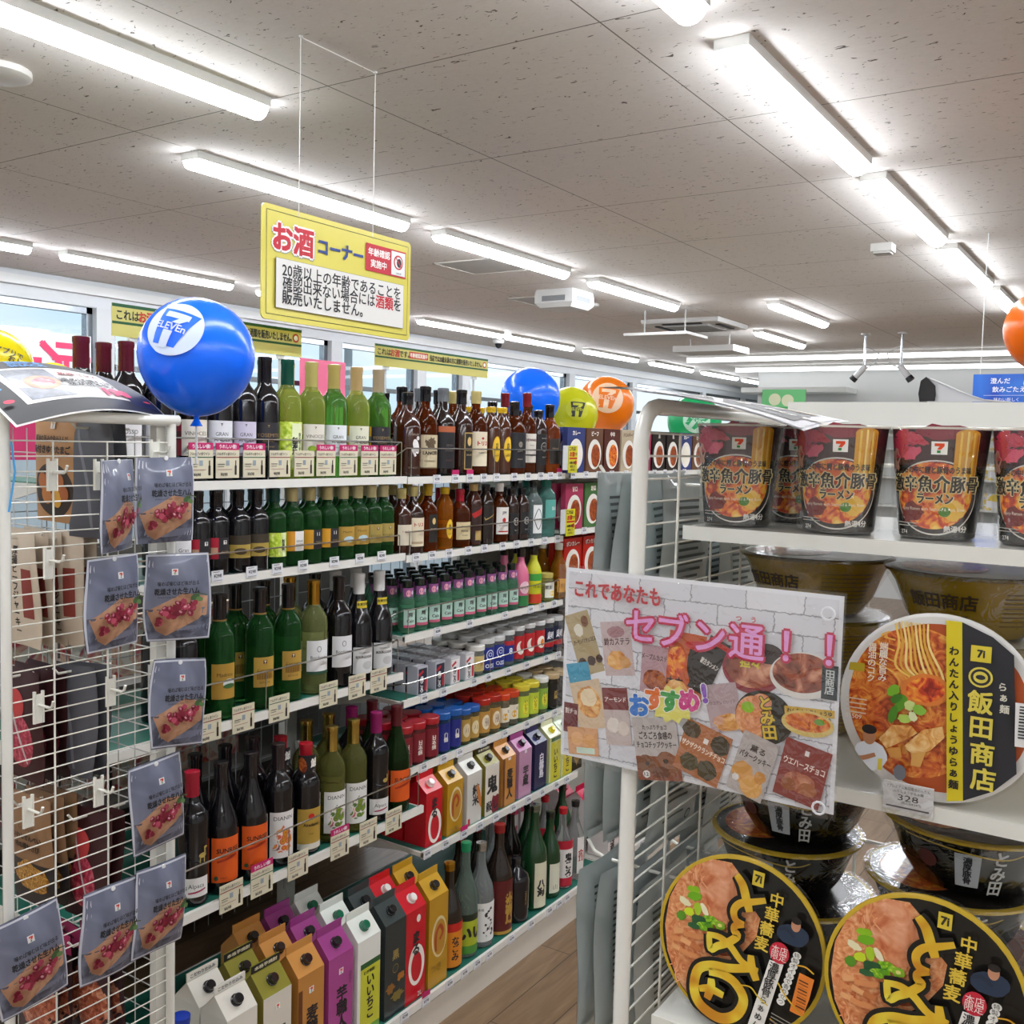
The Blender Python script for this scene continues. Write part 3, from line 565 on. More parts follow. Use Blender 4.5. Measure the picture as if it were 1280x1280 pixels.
    d('w1', 'dark round whisky bottle with white figure print', 'whisky bottle', w(WR, AM, 'g#15141a', .212, [T('TOKUSEI', .002, .045, .008, '#b8b0a4'), ('e', .008, .01, .011, .022, '#e8e6e4', .3), ('e', .014, .034, .006, .006, '#e8e6e4'), ('r', -.004, -.02, .004, .004, '#e8e6e4', .5), T('WHISKY', 0, -.052, .009, '#8a8076')], .08))
    d('w2', 'whisky bottle with cream engraved horse label', 'whisky bottle', w(WT, AM2, 'g#15141a', .225, lab(.062, .10, '#c9bb9a', ('e', .0, .026, .018, .016, '#5c4a34', .4, .25), T('LANCER', .0, -.004, .014, '#3a2a1a', b=.04, w=.05), T('KENTUCKY', 0, -.028, .008, '#6a5238'), ('r', -.031, -.05, .031, -.047, '#6a5238')), .075))
    d('w3', 'black labelled whisky bottle with copper stripe and silver cap', 'whisky bottle', w(WT, 'g#1c100c', 'f#70757a', .228, lab(.068, .12, '#1a191e', ('r', -.034, .05, .034, .068, '#b8623a'), T('SEVEN', .004, .01, .009, '#7a706a'), T('WHISKY', .004, -.006, .009, '#7a706a'), T('BLENDED', .004, -.036, .006, '#7a3a34')), .085))
    d('w4', 'tall whisky bottle with narrow gold king label', 'whisky bottle', w(WT, 'g#2c120a', 'g#15141a', .225, [('r', -.010, -.06, .026, .056, '#c8a860'), ('r', -.007, -.057, .023, .053, '#1e1a16'), ('e', .008, .028, .008, .014, '#d8b878'), T('BLACK', .008, .002, .009, '#e0c890', w=.026), T('DELUXE', .008, -.014, .006, '#e0c890')], .08))
    d('w5', 'whisky bottle with plain cream label and red katakana', 'whisky bottle', w(WT, AM2, 'f#c8b878', .23, lab(.066, .11, '#e4d8bc', T('トリス', .006, .018, .016, '#b82a2a', b=.06), ('e', .004, .034, .005, .004, '#b82a2a'), T('CLASSIC', 0, -.012, .006)), .085))
    KK = [(.028, 0), (.033, .004), (.033, .15), (.030, .17), (.018, .19), (.0145, .20), (.0145, .222)]
    ks = lambda k: [('e', 0, 0, .0175 * k, .042 * k, '#d8a818'), ('e', 0, 0, .0155 * k, .039 * k, '#e8c030'), T('角瓶', 0, .008 * k, .013 * k, '#2a1a08', v=True, b=.03), T('WHISKY', 0, -.022 * k, .005 * k, '#2a1a08')]
    d('w6', 'round-edged whisky bottle with yellow oval label', 'whisky bottle', w(KK, 'g#4a2410', 'f#d0a81c', .205, ks(1), .085, R=.033, phi=-.2))
    d('w7', 'round shouldered whisky bottle with black label', 'whisky bottle', w(WR, AM2, 'g#15141a', .2, lab(.068, .12, '#1a1a20', ('e', .0, .02, .008, .010, '#8a8478'), T('DARK', 0, -.002, .008, '#b8b0a0'), T('WHISKY', 0, -.03, .006, '#b8b0a0')), .082))
    d('w8', 'whisky bottle with white label and red foil cap', 'whisky bottle', w(sc(WT, .9, 1.04), AM2, 'f#7a1a24', .232, lab(.06, .10, '#d8d2c8', T('DEWARD', 0, .028, .012, '#5a1c24', b=.05), T('WHITE', 0, .010, .006), T('SCOTCH WHISKY', 0, -.008, .005), ('r', -.03, -.026, .03, -.022, BK)), .09))
    d('w9', 'square whisky bottle with black and white label', 'whisky bottle', w(KK, 'g#2a120a', 'g#15141a', .2, lab(.06, .11, '#17161a', ('e', 0, .01, .014, .016, '#c8c6c0'), ('e', 0, .01, .012, .014, '#17161a'), T('OLD', 0, .012, .008, '#c8c6c0'), T('No.7', 0, -.026, .008, '#c8c6c0'), T('TENNESSEE', 0, .04, .005, '#c8c6c0')), .085, R=.033, phi=-.2))
    d('w10', 'brown whisky bottle with dark narrow label', 'whisky bottle', w(WR, 't#8a3c14', 'g#15141a', .2, lab(.05, .09, '#26201c', T('PREMIUM', 0, .01, .007, '#b8a080')), .08))
    s = lambda p, q=.8: sc(p, .84, q)
    d('v1', 'small whisky bottle with cream square label', 'whisky bottle', w(s(WT, .72), 'g#341406', 'f#c8b878', .165, lab(.05, .06, '#dcd2bc', T('トリス', 0, .01, .009, '#b82a2a')), .06))
    d('v2', 'small whisky bottle with large cream label, red katakana', 'whisky bottle', w(s(WT, .74), 'g#2c1208', 'f#c8b878', .17, lab(.058, .085, '#e4d8bc', T('トリス', .004, .022, .013, '#b82a2a', b=.05), ('r', -.02, -.035, .02, -.028, '#b8a080')), .065))
    d('v3', 'small whisky bottle with black king label', 'whisky bottle', w(s(WT, .76), AM2, 'f#b8941c', .17, [('r', -.012, -.04, .022, .045, '#1e1a16'), ('e', .004, .024, .006, .010, '#d8b878'), T('BLACK', .004, 0, .007, '#e0c890')], .07))
    d('v4', 'small square whisky bottle with yellow oval label', 'whisky bottle', w(s(KK, .86), 't#c87818', 'f#d0a81c', .172, ks(.72), .065, R=.0278, phi=-.2))
    d('v5', 'squat whisky bottle with cream label and red wax cap', 'whisky bottle', w(s(WR, .75), AM2, 'f#a81c30', .125, lab(.058, .055, '#d8c89c', T("Master's", 0, .014, .008, '#3a2a1a'), T('MARK', 0, 0, .010, '#3a2a1a', b=.03), T('WHISKY', 0, -.014, .006)), .055))
    d('v6', 'slim whisky bottle with slanted red label', 'whisky bottle', w(s(KK, .9), AM, 'f#b89c60', .178, [('r', -.026, -.065, .026, .05, '#30140a'), ('r', -.024, .02, .024, .036, '#b82020', .45), ('r', -.012, -.06, .012, -.03, '#b89c60')], .08, R=.0278, phi=-.2))
    d('v7', 'slim dark whisky bottle with slanted black label', 'whisky bottle', w(s(KK, .88), 'g#241408', 'g#15141a', .175, [('r', -.026, -.06, .026, .05, '#1e120a'), ('r', -.024, .01, .024, .02, '#b89c50', .45), ('r', -.024, .014, .024, .028, '#1c1a18', .45)], .08, R=.0278, phi=-.2))
    d('v8', 'whisky bottle with white label and white cap', 'whisky bottle', w(s(WT, .74), AM2, 'f#e2e0dc', .172, lab(.055, .09, '#e6e2dc', T('JIM', 0, .026, .012, '#1f1f22', b=.04), ('e', 0, .002, .007, .008, '#b81c1c'), T('BOURBON', 0, -.016, .007, '#1f1f22'), ('r', -.02, -.038, .02, -.034, '#b81c1c')), .075))
    d('v9', 'small whisky bottle with black-white square label', 'whisky bottle', w(s(KK, .8), 'g#2a120a', 'g#15141a', .155, lab(.045, .075, '#17161a', ('e', 0, .008, .011, .013, '#c8c6c0'), ('e', 0, .008, .009, .011, '#17161a'), T('No.7', 0, -.022, .007, '#c8c6c0')), .06, R=.0278, phi=-.2))
    d('v10', 'clear gin bottle with white diamond label', 'gin bottle', lambda: bottle('gin_bottle', sc(WR, .86, .84), 't#a8b4b4', 'g#1c2426', .18, lab(.04, .1, '#e8eaea', ('s', [(-.017, 0), (0, .036), (.017, 0), (0, -.036), (-.017, 0)], .003, BK), T('HEART', 0, 0, .008, b=.03)), .07))
    d('v11', 'square gin bottle with teal label and green cap', 'gin bottle', lambda: bottle('gin_bottle', sc(KK, 1.12, .92), 't#7ab8ae', 'f#1f6a5c', .178, lab(.06, .07, '#5aa89e', T('SUI', .006, .004, .016, '#e8f0ee', b=.03)), .10, R=.037, phi=-.2))
    # sparkling and liqueurs
    CL = [(.020, 0), (.0255, .003), (.026, .010), (.026, .085), (.022, .105), (.013, .125), (.0125, .15), (.0125, .155)]
    d('calo', 'green liqueur bottle with pink neck collar', 'small bottle', lambda: bottle('liqueur_bottle', CL, 't#6fae8c', 'g#1a2420', .135, lab(.042, .052, '#b8d8cc', ('r', -.021, -.026, .021, -.018, '#c85a78'), T('翔', .0, .012, .014, BK, b=.03), T('Calo', .0, -.006, .013, BK, b=.02)), .045, neck=(.12, [('r', -.02, -.018, .02, .016, '#8a4a86'), ('e', -.004, 0, .007, .010, '#e8a0b0'), ('e', .009, .002, .004, .006, '#d8c8e0')], .0185)))
    TL = [(.024, 0), (.029, .003), (.030, .012), (.030, .11), (.026, .13), (.014, .155), (.0125, .165), (.0125, .20), (.0125, .203)]
    d('pinklq', 'pink and green liqueur bottle with black cap', 'liqueur bottle', lambda: bottle('liqueur_bottle', TL, 'f#d86a90', 'g#17151b', .175, [('r', -.05, -.045, .05, -.008, '#2a7a40'), ('e', 0, .02, .02, .022, '#f0c8d4'), T('はるん', 0, .02, .012, BK)], .05))
    d('rainlq', 'yellow, green and red liqueur bottle with black cap', 'liqueur bottle', lambda: bottle('liqueur_bottle', TL, 'f#c8cc28', 'g#17151b', .175, [('r', -.05, -.045, .05, -.012, '#c83a1c'), ('r', -.05, .035, .05, .06, '#3a9a3c'), T('はるん', 0, .015, .012, BK)], .05))
    d('jarlem', 'short clear jar with white fruit label', 'jar', lambda: bottle('glass_jar', [(.026, 0), (.030, .004), (.030, .07), (.024, .085), (.024, .1)], 't#b8c07a', 'f#c8b868', .085, lab(.045, .055, '#e8e8de', ('e', .008, -.012, .011, .010, '#e8c828'), T('果実', -.008, .01, .016, BK, b=.02)), .042, capr=.0255))
    d('plumlq', 'amber plum liqueur bottle', 'liqueur bottle', lambda: bottle('liqueur_bottle', TL, 't#c88418', 'f#d8d6d0', .18, lab(.045, .05, '#d89a34', T('梅', 0, 0, .02, '#5a2a08')), .05))
    # cups
    def cup(name, lid, body, art, hh=.1, R=.031, lidh=.014, sleeve=None):
        def f():
            r = empty(name); b = MB(); b.lathe([(R * .86, 0), (R * .92, .003), (R * .97, .012), (R, hh * .85), (R, hh)], body, 18); b.build('body', r)
            c = MB(); c.lathe([(R + .0015, hh - .002), (R + .002, hh + lidh * .3), (R + .002, hh + lidh - .002), (R, hh + lidh)], lid, 18); c.build('lid', r)
            l = MB(); l.art(art, cylS(R * .99, -.3, hh * .48), .0006); l.build('label', r); return r
        return f
    def cl(bg, hh=.08, *it): return [('r', -.045, -hh / 2, .045, hh / 2, bg)] + [x for i in it for x in (i if isinstance(i, list) else [i])]
    V = lambda s, c='#efeae0', h=.016: T(s, 0, 0, h, c, v=True, b=.03)
    d('cupone', 'glass sake cup with white lid and gold label', 'sake cup', cup('sake_cup', 'f#dcdad4', 't#c8ccc0', cl('#c8b070', .05, T('上撰', 0, 0, .014, '#7a1a1a')), .085))
    d('cupozeki', 'sake cup with blue label, big ring mark', 'sake cup', cup('sake_cup', 'f#cfd0d0', 't#a8b0b8', cl('#1c2c8a', .075, ('e', 0, .012, .015, .018, '#d8dce8'), ('e', 0, .012, .012, .015, '#1c2c8a'), T('O', 0, .014, .02, '#e8eaf0'), T('OZE', 0, -.024, .018, '#e8eaf0', b=.03)), .1, .032))
    d('cupbluered', 'sake cup with blue and red label', 'sake cup', cup('sake_cup', 'f#cfd0d0', 't#a8b0b8', cl('#1c2c8a', .07, ('r', -.045, .02, .045, .035, '#b82028'), T('8', 0, 0, .03, '#e8eaf0', b=.03)), .11, .030))
    d('cupredmoon', 'red sake cup with white crescent', 'sake cup', cup('sake_cup', 'f#cfd0d0', 't#a8a8a8', cl('#c01c24', .08, ('e', 0, -.002, .017, .024, '#f0eae0'), ('e', .008, .006, .013, .019, '#c01c24')), .115, .029))
    d('cuporange', 'red sake cup with white and orange circle', 'sake cup', cup('sake_cup', 'f#cfd0d0', 't#a8a8a8', cl('#c01c24', .08, ('e', 0, -.002, .017, .022, '#f0eae0'), ('e', .004, -.004, .009, .013, '#e07a20')), .115, .029))
    d('cupnavy', 'navy sake cup with white brush characters', 'sake cup', cup('sake_cup', 'f#cfd0d0', 't#8a8f98', cl('#141c3c', .08, ('r', -.045, -.03, .045, -.012, '#b82028'), T('超', 0, .012, .03, '#e8eaf0', b=.03)), .115, .029))
    d('jarred', 'dark red sake cup with red lid', 'sake cup', cup('sake_cup', 'f#a81c28', 't#a05050', cl('#7a1020', .085, V('日本盛')), .11, .031, .018))
    d('cupblue', 'deep blue sake cup with blue lid', 'sake cup', cup('sake_cup', 'f#1c5aa8', 't#4a70a8', cl('#162078', .085, V('白鶴')), .11, .028, .018))
    d('cupgoldb', 'gold labelled sake cup with blue lid', 'sake cup', cup('sake_cup', 'f#1c5aa8', 't#a89a70', cl('#b08c40', .07, ('e', 0, 0, .014, .022, '#d8c8a0'), T('月', 0, 0, .016, '#5a2010')), .1, .026, .016))
    d('cupgoldr', 'gold labelled sake cup with red lid', 'sake cup', cup('sake_cup', 'f#a82418', 't#a89a70', cl('#b8883c', .07, ('e', 0, 0, .015, .024, '#e8dcc0'), ('r', -.005, -.014, .009, .014, '#5a1c14')), .11, .030, .018))
    d('cupverm', 'white labelled sake cup with vermilion lid', 'sake cup', cup('sake_cup', 'f#c8401c', 't#b0a890', cl('#e4dcc8', .05, ('e', -.004, -.006, .010, .012, '#d8a020'), T('麦', .008, .012, .012)), .1, .026, .018))
    d('cupgreen', 'yellow-green shochu cup with yellow lid', 'shochu cup', cup('shochu_cup', 'f#d8c83c', 't#b8c890', cl('#b8c838', .075, ('e', 0, -.004, .012, .024, '#e0d838'), T('いいちこ', 0, 0, .014, BK, v=True, b=.02)), .11, .030, .016))
    d('cupgreenw', 'yellow-green shochu cup with white lid', 'shochu cup', cup('shochu_cup', 'f#dcdcd8', 't#b8c890', cl('#8ab040', .075, ('e', 0, -.004, .012, .024, '#e0d838'), T('いいちこ', 0, 0, .014, BK, v=True, b=.02)), .115, .028, .016))
    d('cupblack', 'black shochu cup with tan lid', 'shochu cup', cup('shochu_cup', 'f#b8a078', 'g#1c1812', cl('#17130f', .08, V('黒霧', '#b89a50')), .115, .030, .016))
    # cartons
    def carton(w_, dp, bh, rh, face, fin, capc, art, side=None, fintext=None):
        def f():
            r = empty('drink_carton'); b = MB(); y = w_ / 2; x1 = 0; x0 = -dp; xm = -dp * .5
            sd = side or face
            b.add([(x1, -y, 0), (x1, y, 0), (x1, y, bh), (x1, -y, bh)], [(0, 1, 2, 3)], face)
            b.add([(x0, -y, 0), (x0, y, 0), (x0, y, bh), (x0, -y, bh)], [(3, 2, 1, 0)], face)
            for s in (-1, 1):
                q = [(x0, s * y, 0), (x1, s * y, 0), (x1, s * y, bh), (x0, s * y, bh)]; b.add(q, [(0, 1, 2, 3) if s < 0 else (3, 2, 1, 0)], sd)
                t = [(x0, s * y, bh), (x1, s * y, bh), (xm, s * y * .86, bh + rh)]; b.add(t, [(0, 1, 2) if s < 0 else (2, 1, 0)], sd)
            b.add([(x1, -y, bh), (x1, y, bh), (xm, y, bh + rh), (xm, -y, bh + rh)], [(0, 1, 2, 3)], fin)
            b.add([(x0, y, bh), (x0, -y, bh), (xm, -y, bh + rh), (xm, y, bh + rh)], [(0, 1, 2, 3)], fin)
            b.add([(x0, -y, 0), (x1, -y, 0), (x1, y, 0), (x0, y, 0)], [(3, 2, 1, 0)], face)
            b.box((xm - .0015, -y, bh + rh - .001), (xm + .0015, y, bh + rh + .02 * w_ / .09), fin)
            P0 = plane((x1, 0, bh * .5), (0, 1, 0), (0, 0, 1)); ce = lambda a, m_: max(-m_, min(m_, a))
            b.art(art, lambda u_, v_, d_=0: P0(ce(u_, w_ / 2 - .0008), ce(v_, bh / 2 - .001), d_), .0004, .0001, 1)
            b.build('pack', r)
            n = Vector((rh, 0, dp * .5)).normalized(); A = n.to_track_quat('Z', 'Y').to_matrix(); k = w_ / .09
            c = MB(); c.lathe([(.015 * k, 0), (.015 * k, .003), (.0125 * k, .004), (.012 * k, .015 * k), (.010 * k, .017 * k)], capc, 14, (dp * -.24, 0, bh + rh * .50), A); c.build('cap', r)
            if fintext:
                t = MB(); t.box((xm + .0016, -y, bh + rh + .002), (xm + .003, y, bh + rh + .02 * k), fintext[0]); t.art([T(fintext[1], 0, 0, .010 * k, fintext[2], b=.03, w=w_ * .8)], plane((xm + .003, 0, bh + rh + .011 * k), (0, 1, 0), (0, 0, 1)), nseg=1); t.build('header_card', r)
            return r
        return f
    def cart2(w_, dp, bh, rh):
        k = w_ / .09; c = {}
        u = lambda a: a * k
        big = lambda s, x, y, h, col=BK, **q: T(s, u(x), u(y), u(h), col, v=True, b=.04, **q)
        c['white'] = ('white carton with red character', carton(w_, dp, bh, rh, 'f#e2ddd2', 'f#e2ddd2', 'g#1a1a1e', seven(u(-.008), u(.09), u(.014)) + [big('紅', .018, .05, .03, '#b82020'), big('乙女', -.012, .03, .03)], fintext=('#e8e4da', 'こだわり仕込み', BK)))
        c['oni'] = ('white and olive carton', carton(w_, dp, bh, rh, 'f#ddd6c8', 'f#8a8430', 'g#1a1a1e', [('e', u(.03), u(-.07), u(.03), u(.05), '#7a1c2c', .3, .2)] + [T('鬼', 0, u(.02), u(.07), BK, b=.05), T('殺し', 0, u(-.06), u(.04), BK, b=.04)] + seven(0, u(.10), u(.014)), side='f#857a30', fintext=('#1c1b1a', '本格芋焼酎', '#e6dfc0')))
        c['mugi'] = ('orange-brown barley shochu carton', carton(w_, dp, bh, rh, 'f#c08440', 'f#c98c46', 'g#1a1a1e', [('r', u(-.045), u(-.13), u(-.03), u(.10), '#6a3a18'), big('麦職人', .004, -.01, .042)] + seven(0, u(.09), u(.016))))
        c['imo'] = ('magenta purple shochu carton', carton(w_, dp, bh, rh, 'f#a8488c', 'f#9c3f84', 'g#1a1a1e', [big('芋職人', .004, -.01, .042)] + seven(0, u(.09), u(.016), bg='#e8d0e0') + [T('本格焼酎', u(.034), u(.06), u(.009), BK, v=True)]))
        c['iiw'] = ('white carton with yellow-green panel', carton(w_, dp, bh, rh, 'f#e8e9e2', 'f#e4e8e0', 'g#12684a', [('r', u(-.034), u(-.14), u(.044), u(.07), '#c8c838'), ('r', u(-.034), u(.055), u(.044), u(.07), '#2a5a30'), ('r', u(-.034), u(-.14), u(.044), u(-.11), '#6aa040'), big('いいちこ', .006, -.03, .034), T('むぎ焼酎', 0, u(.042), u(.011), BK, b=.03)]))
        c['blk'] = ('dark grey carton with gold autumn print', carton(w_, dp, bh, rh, 'f#2c3434', 'f#3a4444', 'g#1a1a1e', [('e', 0, u(.0), u(.013), u(.013), '#8a7030'), ('e', 0, 0, u(.011), u(.011), '#2c3434'), T('黒', 0, u(.04), u(.03), '#9a8448', b=.03), ('e', u(-.02), u(-.05), u(.018), u(.014), '#8a5c20', 0, .3), ('e', u(.022), u(-.03), u(.014), u(.012), '#a86a24', 0, .3), ('e', u(.01), u(-.08), u(.026), u(.014), '#7a6a2c', 0, .3)]))
        c['maru'] = ('red sake carton with white ring', carton(w_, dp, bh, rh, 'f#c41424', 'f#cc1626', 'g#e8e6e2', [('e', u(.004), u(-.03), u(.036), u(.06), '#efe8e0'), ('e', u(.004), u(-.035), u(.024), u(.043), '#c41424'), T('まる', u(.0), u(.035), u(.038), BK, v=True, b=.05), ('e', u(.01), u(.105), u(.009), u(.011), '#efe8e0'), T('2L', u(.02), u(-.12), u(.02), '#efe8e0')]))
        c['moon'] = ('golden yellow sake carton', carton(w_, dp, bh, rh, 'f#b88a20', 'f#c79a2a', 'g#1a1a1e', [('e', u(.004), u(.01), u(.036), u(.062), '#dcc890'), ('e', u(.006), u(.008), u(.030), u(.054), '#b8862a'), ('s', [(u(-.012), u(-.03)), (u(-.012), u(.02)), (u(.006), u(.042)), (u(.02), u(.02)), (u(.006), u(.0))], u(.012), '#a8441c'), T('つき', u(-.01), u(-.08), u(.028), '#7a5a14')]))
        c['jun'] = ('silver-white carton with black brush characters', carton(w_, dp, bh, rh, 'f#cfcdc6', 'f#d6d4cc', 'g#1a1a1e', [big('純米', .008, .01, .042), ('e', u(.03), u(.0), u(.010), u(.05), '#c87a3a', .3), ('r', u(-.038), u(-.10), u(-.025), u(-.07), '#b82828')]))
        c['pink'] = ('pink-violet sweet potato shochu carton', carton(w_, dp, bh, rh, 'f#b88aa8', 'f#a04a88', 'g#1a1a1e', [big('芋蔵', .004, -.01, .042), ('r', u(-.008), u(.08), u(.008), u(.095), '#e8d8e4')]))
        c['navy'] = ('navy sake carton with white brush characters', carton(w_, dp, bh, rh, 'f#26284c', 'f#2c2f5c', 'g#1a1a1e', [big('白霧島', .006, -.0, .036, '#d6d6e2')]))
        c['iiy'] = ('pale yellow carton with yellow cap', carton(w_, dp, bh, rh, 'f#cfd39a', 'f#dfe2c0', 'g#d8c81c', [('r', u(-.034), u(-.12), u(.040), u(.07), '#c8c030'), big('いいちこ', .004, -.02, .034), ('r', u(-.034), u(.075), u(.040), u(.09), '#3a5a34')]))
        c['iig'] = ('pale yellow carton with green cap', carton(w_, dp, bh, rh, 'f#d3d79a', 'f#dfe8d0', 'g#126a4a', [('r', u(-.034), u(-.12), u(.040), u(.07), '#d0c030'), big('いいちこ', .004, -.02, .034), ('r', u(-.034), u(.075), u(.040), u(.09), '#3a5a34')]))
        c['dgold'] = ('black and gold carton', carton(w_, dp, bh, rh, 'f#2a2418', 'f#2a2418', 'g#1a1a1e', [('e', 0, u(-.03), u(.03), u(.04), '#8a6a2a', 0, .2)]))
        c['onik'] = ('pink-red plum sake carton', carton(w_, dp, bh, rh, 'f#ddd2d0', 'f#c8204c', 'g#b81840', [('r', u(-.045), u(.08), u(.045), u(.13), '#c8305a'), big('おに梅酒', -.012, -.01, .036), big('果実の実', .03, .0, .02, '#b82048')]))
        return c
    for k, (de, fn) in cart2(.086, .086, .258, .045).items(): d('B' + k, 'large ' + de, 'carton', fn)
    for k, (de, fn) in cart2(.078, .08, .163, .033).items(): d('S' + k, de, 'carton', fn)
    for k, (de, fn) in cart2(.086, .086, .188, .036).items():
        if k == 'onik': d('Tonik', 'white and pink-red plum sake carton', 'carton', fn)
    # little straw packs
    def pack(bg, ink, mark, pan):
        def f():
            r = empty('paper_pack'); b = MB(); b.box((-.04, -.024, 0), (0, .024, .085), bg)
            b.art([('r', -.020, -.040, .020, .036, pan), ('r', -.02, .018, .004, .026, '#c02030', .5), T(mark, -.004, -.012, .018, ink, v=True, b=.05), ('r', .010, -.035, .020, .005, '#c02030')], plane((0, 0, .0425), (0, 1, 0), (0, 0, 1)), nseg=1)
            b.art([('e', -.01, -.02, .006, .006, '#c8c8cc'), T(mark, .008, -.02, .008, ink)], plane((0, 0, .085), (0, 1, 0), (-1, 0, 0)) if 0 else plane((-.04, 0, .085), (0, 1, 0), (-1, 0, 0)), nseg=1); b.build('pack', r)
            s = MB(); s.tube([(-.042, -.012, .01), (-.042, .012, .075)], .0022, '#e4e4e4', 5); s.build('straw', r); return r
        return f
    d('packnavy', 'navy and white paper sake pack', 'drink pack', pack('f#b9bac4', '#e8e8ea', '鬼ころ', '#262a3c'))
    d('packwhite', 'white and red paper sake pack', 'drink pack', pack('f#cfcdd2', '#1c1c24', '鬼ころ', '#e6e2e2'))
    # bottom shelf bottles
    BIG = [(.036, 0), (.044, .004), (.045, .014), (.045, .17), (.040, .20), (.026, .235), (.0165, .265), (.015, .30), (.015, .335), (.015, .34)]
    MID = sc(BIG, .86, .85)
    SH = lambda *a, **k: (lambda: bottle('shochu_bottle', *a, **k))
    d('bor', 'dark shochu bottle with orange and red label, gold cap', 'shochu bottle', SH(sc(BIG, .9, .9), 'g#1c120c', 'm#b8912c', .285, lab(.075, .13, '#d88418', ('r', -.037, .04, .037, .065, '#c02018'), T('なごみ', 0, -.01, .026, BK, v=True, b=.04)), .075))
    d('bgreen', 'clear shochu bottle with green label and green cap', 'shochu bottle', SH(sc(BIG, .86, 1), 't#9ab0a4', 'f#1c8a5c', .315, lab(.08, .12, '#a8b428', ('r', -.04, .04, .04, .06, '#1c2a1c'), ('r', -.04, -.06, .04, -.035, '#4a8a30'), T('いい', .002, .002, .045, BK, b=.06)), .075))
    d('bclear', 'clear shochu bottle with white label and silver cap', 'shochu bottle', SH(sc(BIG, .92, .92), 't#c0c8c8', 'm#b8bcc0', .29, lab(.08, .12, '#e4e4e2', T('くろ', .004, 0, .05, BK, v=True, b=.04), T('本格', -.022, .04, .010)), .08))
    d('bmaroon', 'tall brown shochu bottle with maroon and gold label', 'shochu bottle', SH(BIG, 'g#1c100a', 'f#8a1c1c', .315, lab(.085, .17, '#5a1414', T('赤霧島', .014, -.005, .036, '#b8923c', v=True, b=.06), ('r', -.042, -.085, .042, -.075, '#b8923c')), .09))
    d('bsquat', 'squat black liqueur bottle', 'liqueur bottle', lambda: bottle('liqueur_bottle', [(.04, 0), (.045, .005), (.045, .13), (.04, .15), (.018, .17), (.014, .18), (.014, .2)], 'g#0f0e14', 'g#17151b', .18, [T('KUROKI', .01, 0, .012, '#9a7a3a', rot=1.57)], .08))
    d('btall', 'tall green sake bottle with long cream label', 'sake bottle', lambda: bottle('sake_bottle', BIG, 'g#123a1c', 'm#8a9a90', .32, lab(.05, .15, '#dcd8bc', T('八海', .0, -.01, .03, BK, v=True, b=.06)), .085))
    d('bshort', 'shorter green sake bottle with cream label', 'sake bottle', lambda: bottle('sake_bottle', MID, 'g#123a1c', 'g#17201a', .265, lab(.045, .10, '#dcdcc8', T('山', .0, -.03, .02, BK)), .07))
    d('bonik', 'clear sake bottle with red and white label, red cap', 'sake bottle', lambda: bottle('sake_bottle', sc(MID, .95, .95), 't#b8b8b8', 'f#b01c28', .255, lab(.08, .16, '#b81c34', ('r', -.036, -.05, .036, .05, '#e4e0dc'), T('鬼ころ', 0, -.005, .03, BK, v=True, b=.06)), .09))
    d('btag', 'clear shochu bottle with narrow white and red tag', 'shochu bottle', SH(sc(MID, .95, .95), 't#b8b8b8', 'g#17151b', .255, lab(.03, .13, '#e4e0dc', T('金賞', 0, 0, .022, '#b82020', v=True, b=.05)), .09))
    d('bblack', 'tall black sake bottle with dark label', 'sake bottle', lambda: bottle('sake_bottle', sc(BIG, .9, .9), 'g#14100e', 'f#7a1c20', .28, lab(.06, .12, '#4a2c18', T('久保', 0, 0, .03, '#b89a50', v=True)), .09))
    d('bpet', 'big clear plastic bottle with blue cap', 'plastic bottle', lambda: bottle('plastic_bottle', [(.04, 0), (.047, .01), (.044, .03), (.047, .05), (.044, .08), (.047, .10), (.044, .13), (.047, .15), (.047, .2), (.038, .24), (.018, .27), (.015, .28), (.015, .3)], 't#9aa0a8', 'f#1c3ca8', .283, (), 0, capr=.019))
    # boxes of curry
    def cbox(bg, dish, ink, s, w_=.13, h_=.17):
        def f():
            r = empty('curry_box'); b = MB(); b.box((-.022, -w_ / 2, 0), (0, w_ / 2, h_), bg)
            b.art([('e', 0, -.015, w_ * .40, h_ * .34, '#e8e4dc'), ('e', .008, -.02, w_ * .27, h_ * .26, dish), T(s, 0, h_ * .38, .02, ink, b=.04)], plane((0, 0, h_ / 2), (0, 1, 0), (0, 0, 1)), nseg=1); b.build('box', r); return r
        return f
    d('cb_blue', 'blue curry box with white dish', 'curry box', cbox('f#3a4478', '#efe8d8', '#f0eadc', 'カレー'))
    d('cb_brown', 'brown curry box with rice and curry picture', 'curry box', cbox('f#6a4a38', 'curry', '#f0eadc', 'ビーフ'))
    d('cb_red', 'brown-red box with round orange dish', 'curry box', cbox('f#5a3028', 'spicy', '#f0eadc', '中辛'))
    d('cb_tan', 'tan food pouch with dark round dish picture', 'food pouch', cbox('f#bfae94', 'curry', '#5a3a20', 'ハンバーグ'))
    d('cb_pink', 'pink curry box with white oval dish', 'curry box', cbox('f#a83a5a', 'curry', '#f0eadc', '甘口'))
    d('cb_green', 'green curry box with white oval dish', 'curry box', cbox('f#4a7040', 'curry', '#f0eadc', '野菜'))
    d('cb_scarlet', 'bright red curry box with white lettering', 'curry box', cbox('f#b82418', 'curry', '#f0eadc', 'ボンカレー'))
    d('cb_dark', 'dark snack pouch', 'snack pouch', cbox('f#241c1c', 'curry', '#c8c0b0', '黒'))
    d('cb_far', 'blue and yellow snack pack', 'snack pack', cbox('farmix', 'farmix', '#f0f0f0', '・'))
    d('cb_snack', 'colourful snack bag', 'snack bag', cbox('snackmix', 'snackmix', '#f0f0f0', '・'))
    return P
P = proto_defs()
PEND = []      # (key, loc, shelf, row)
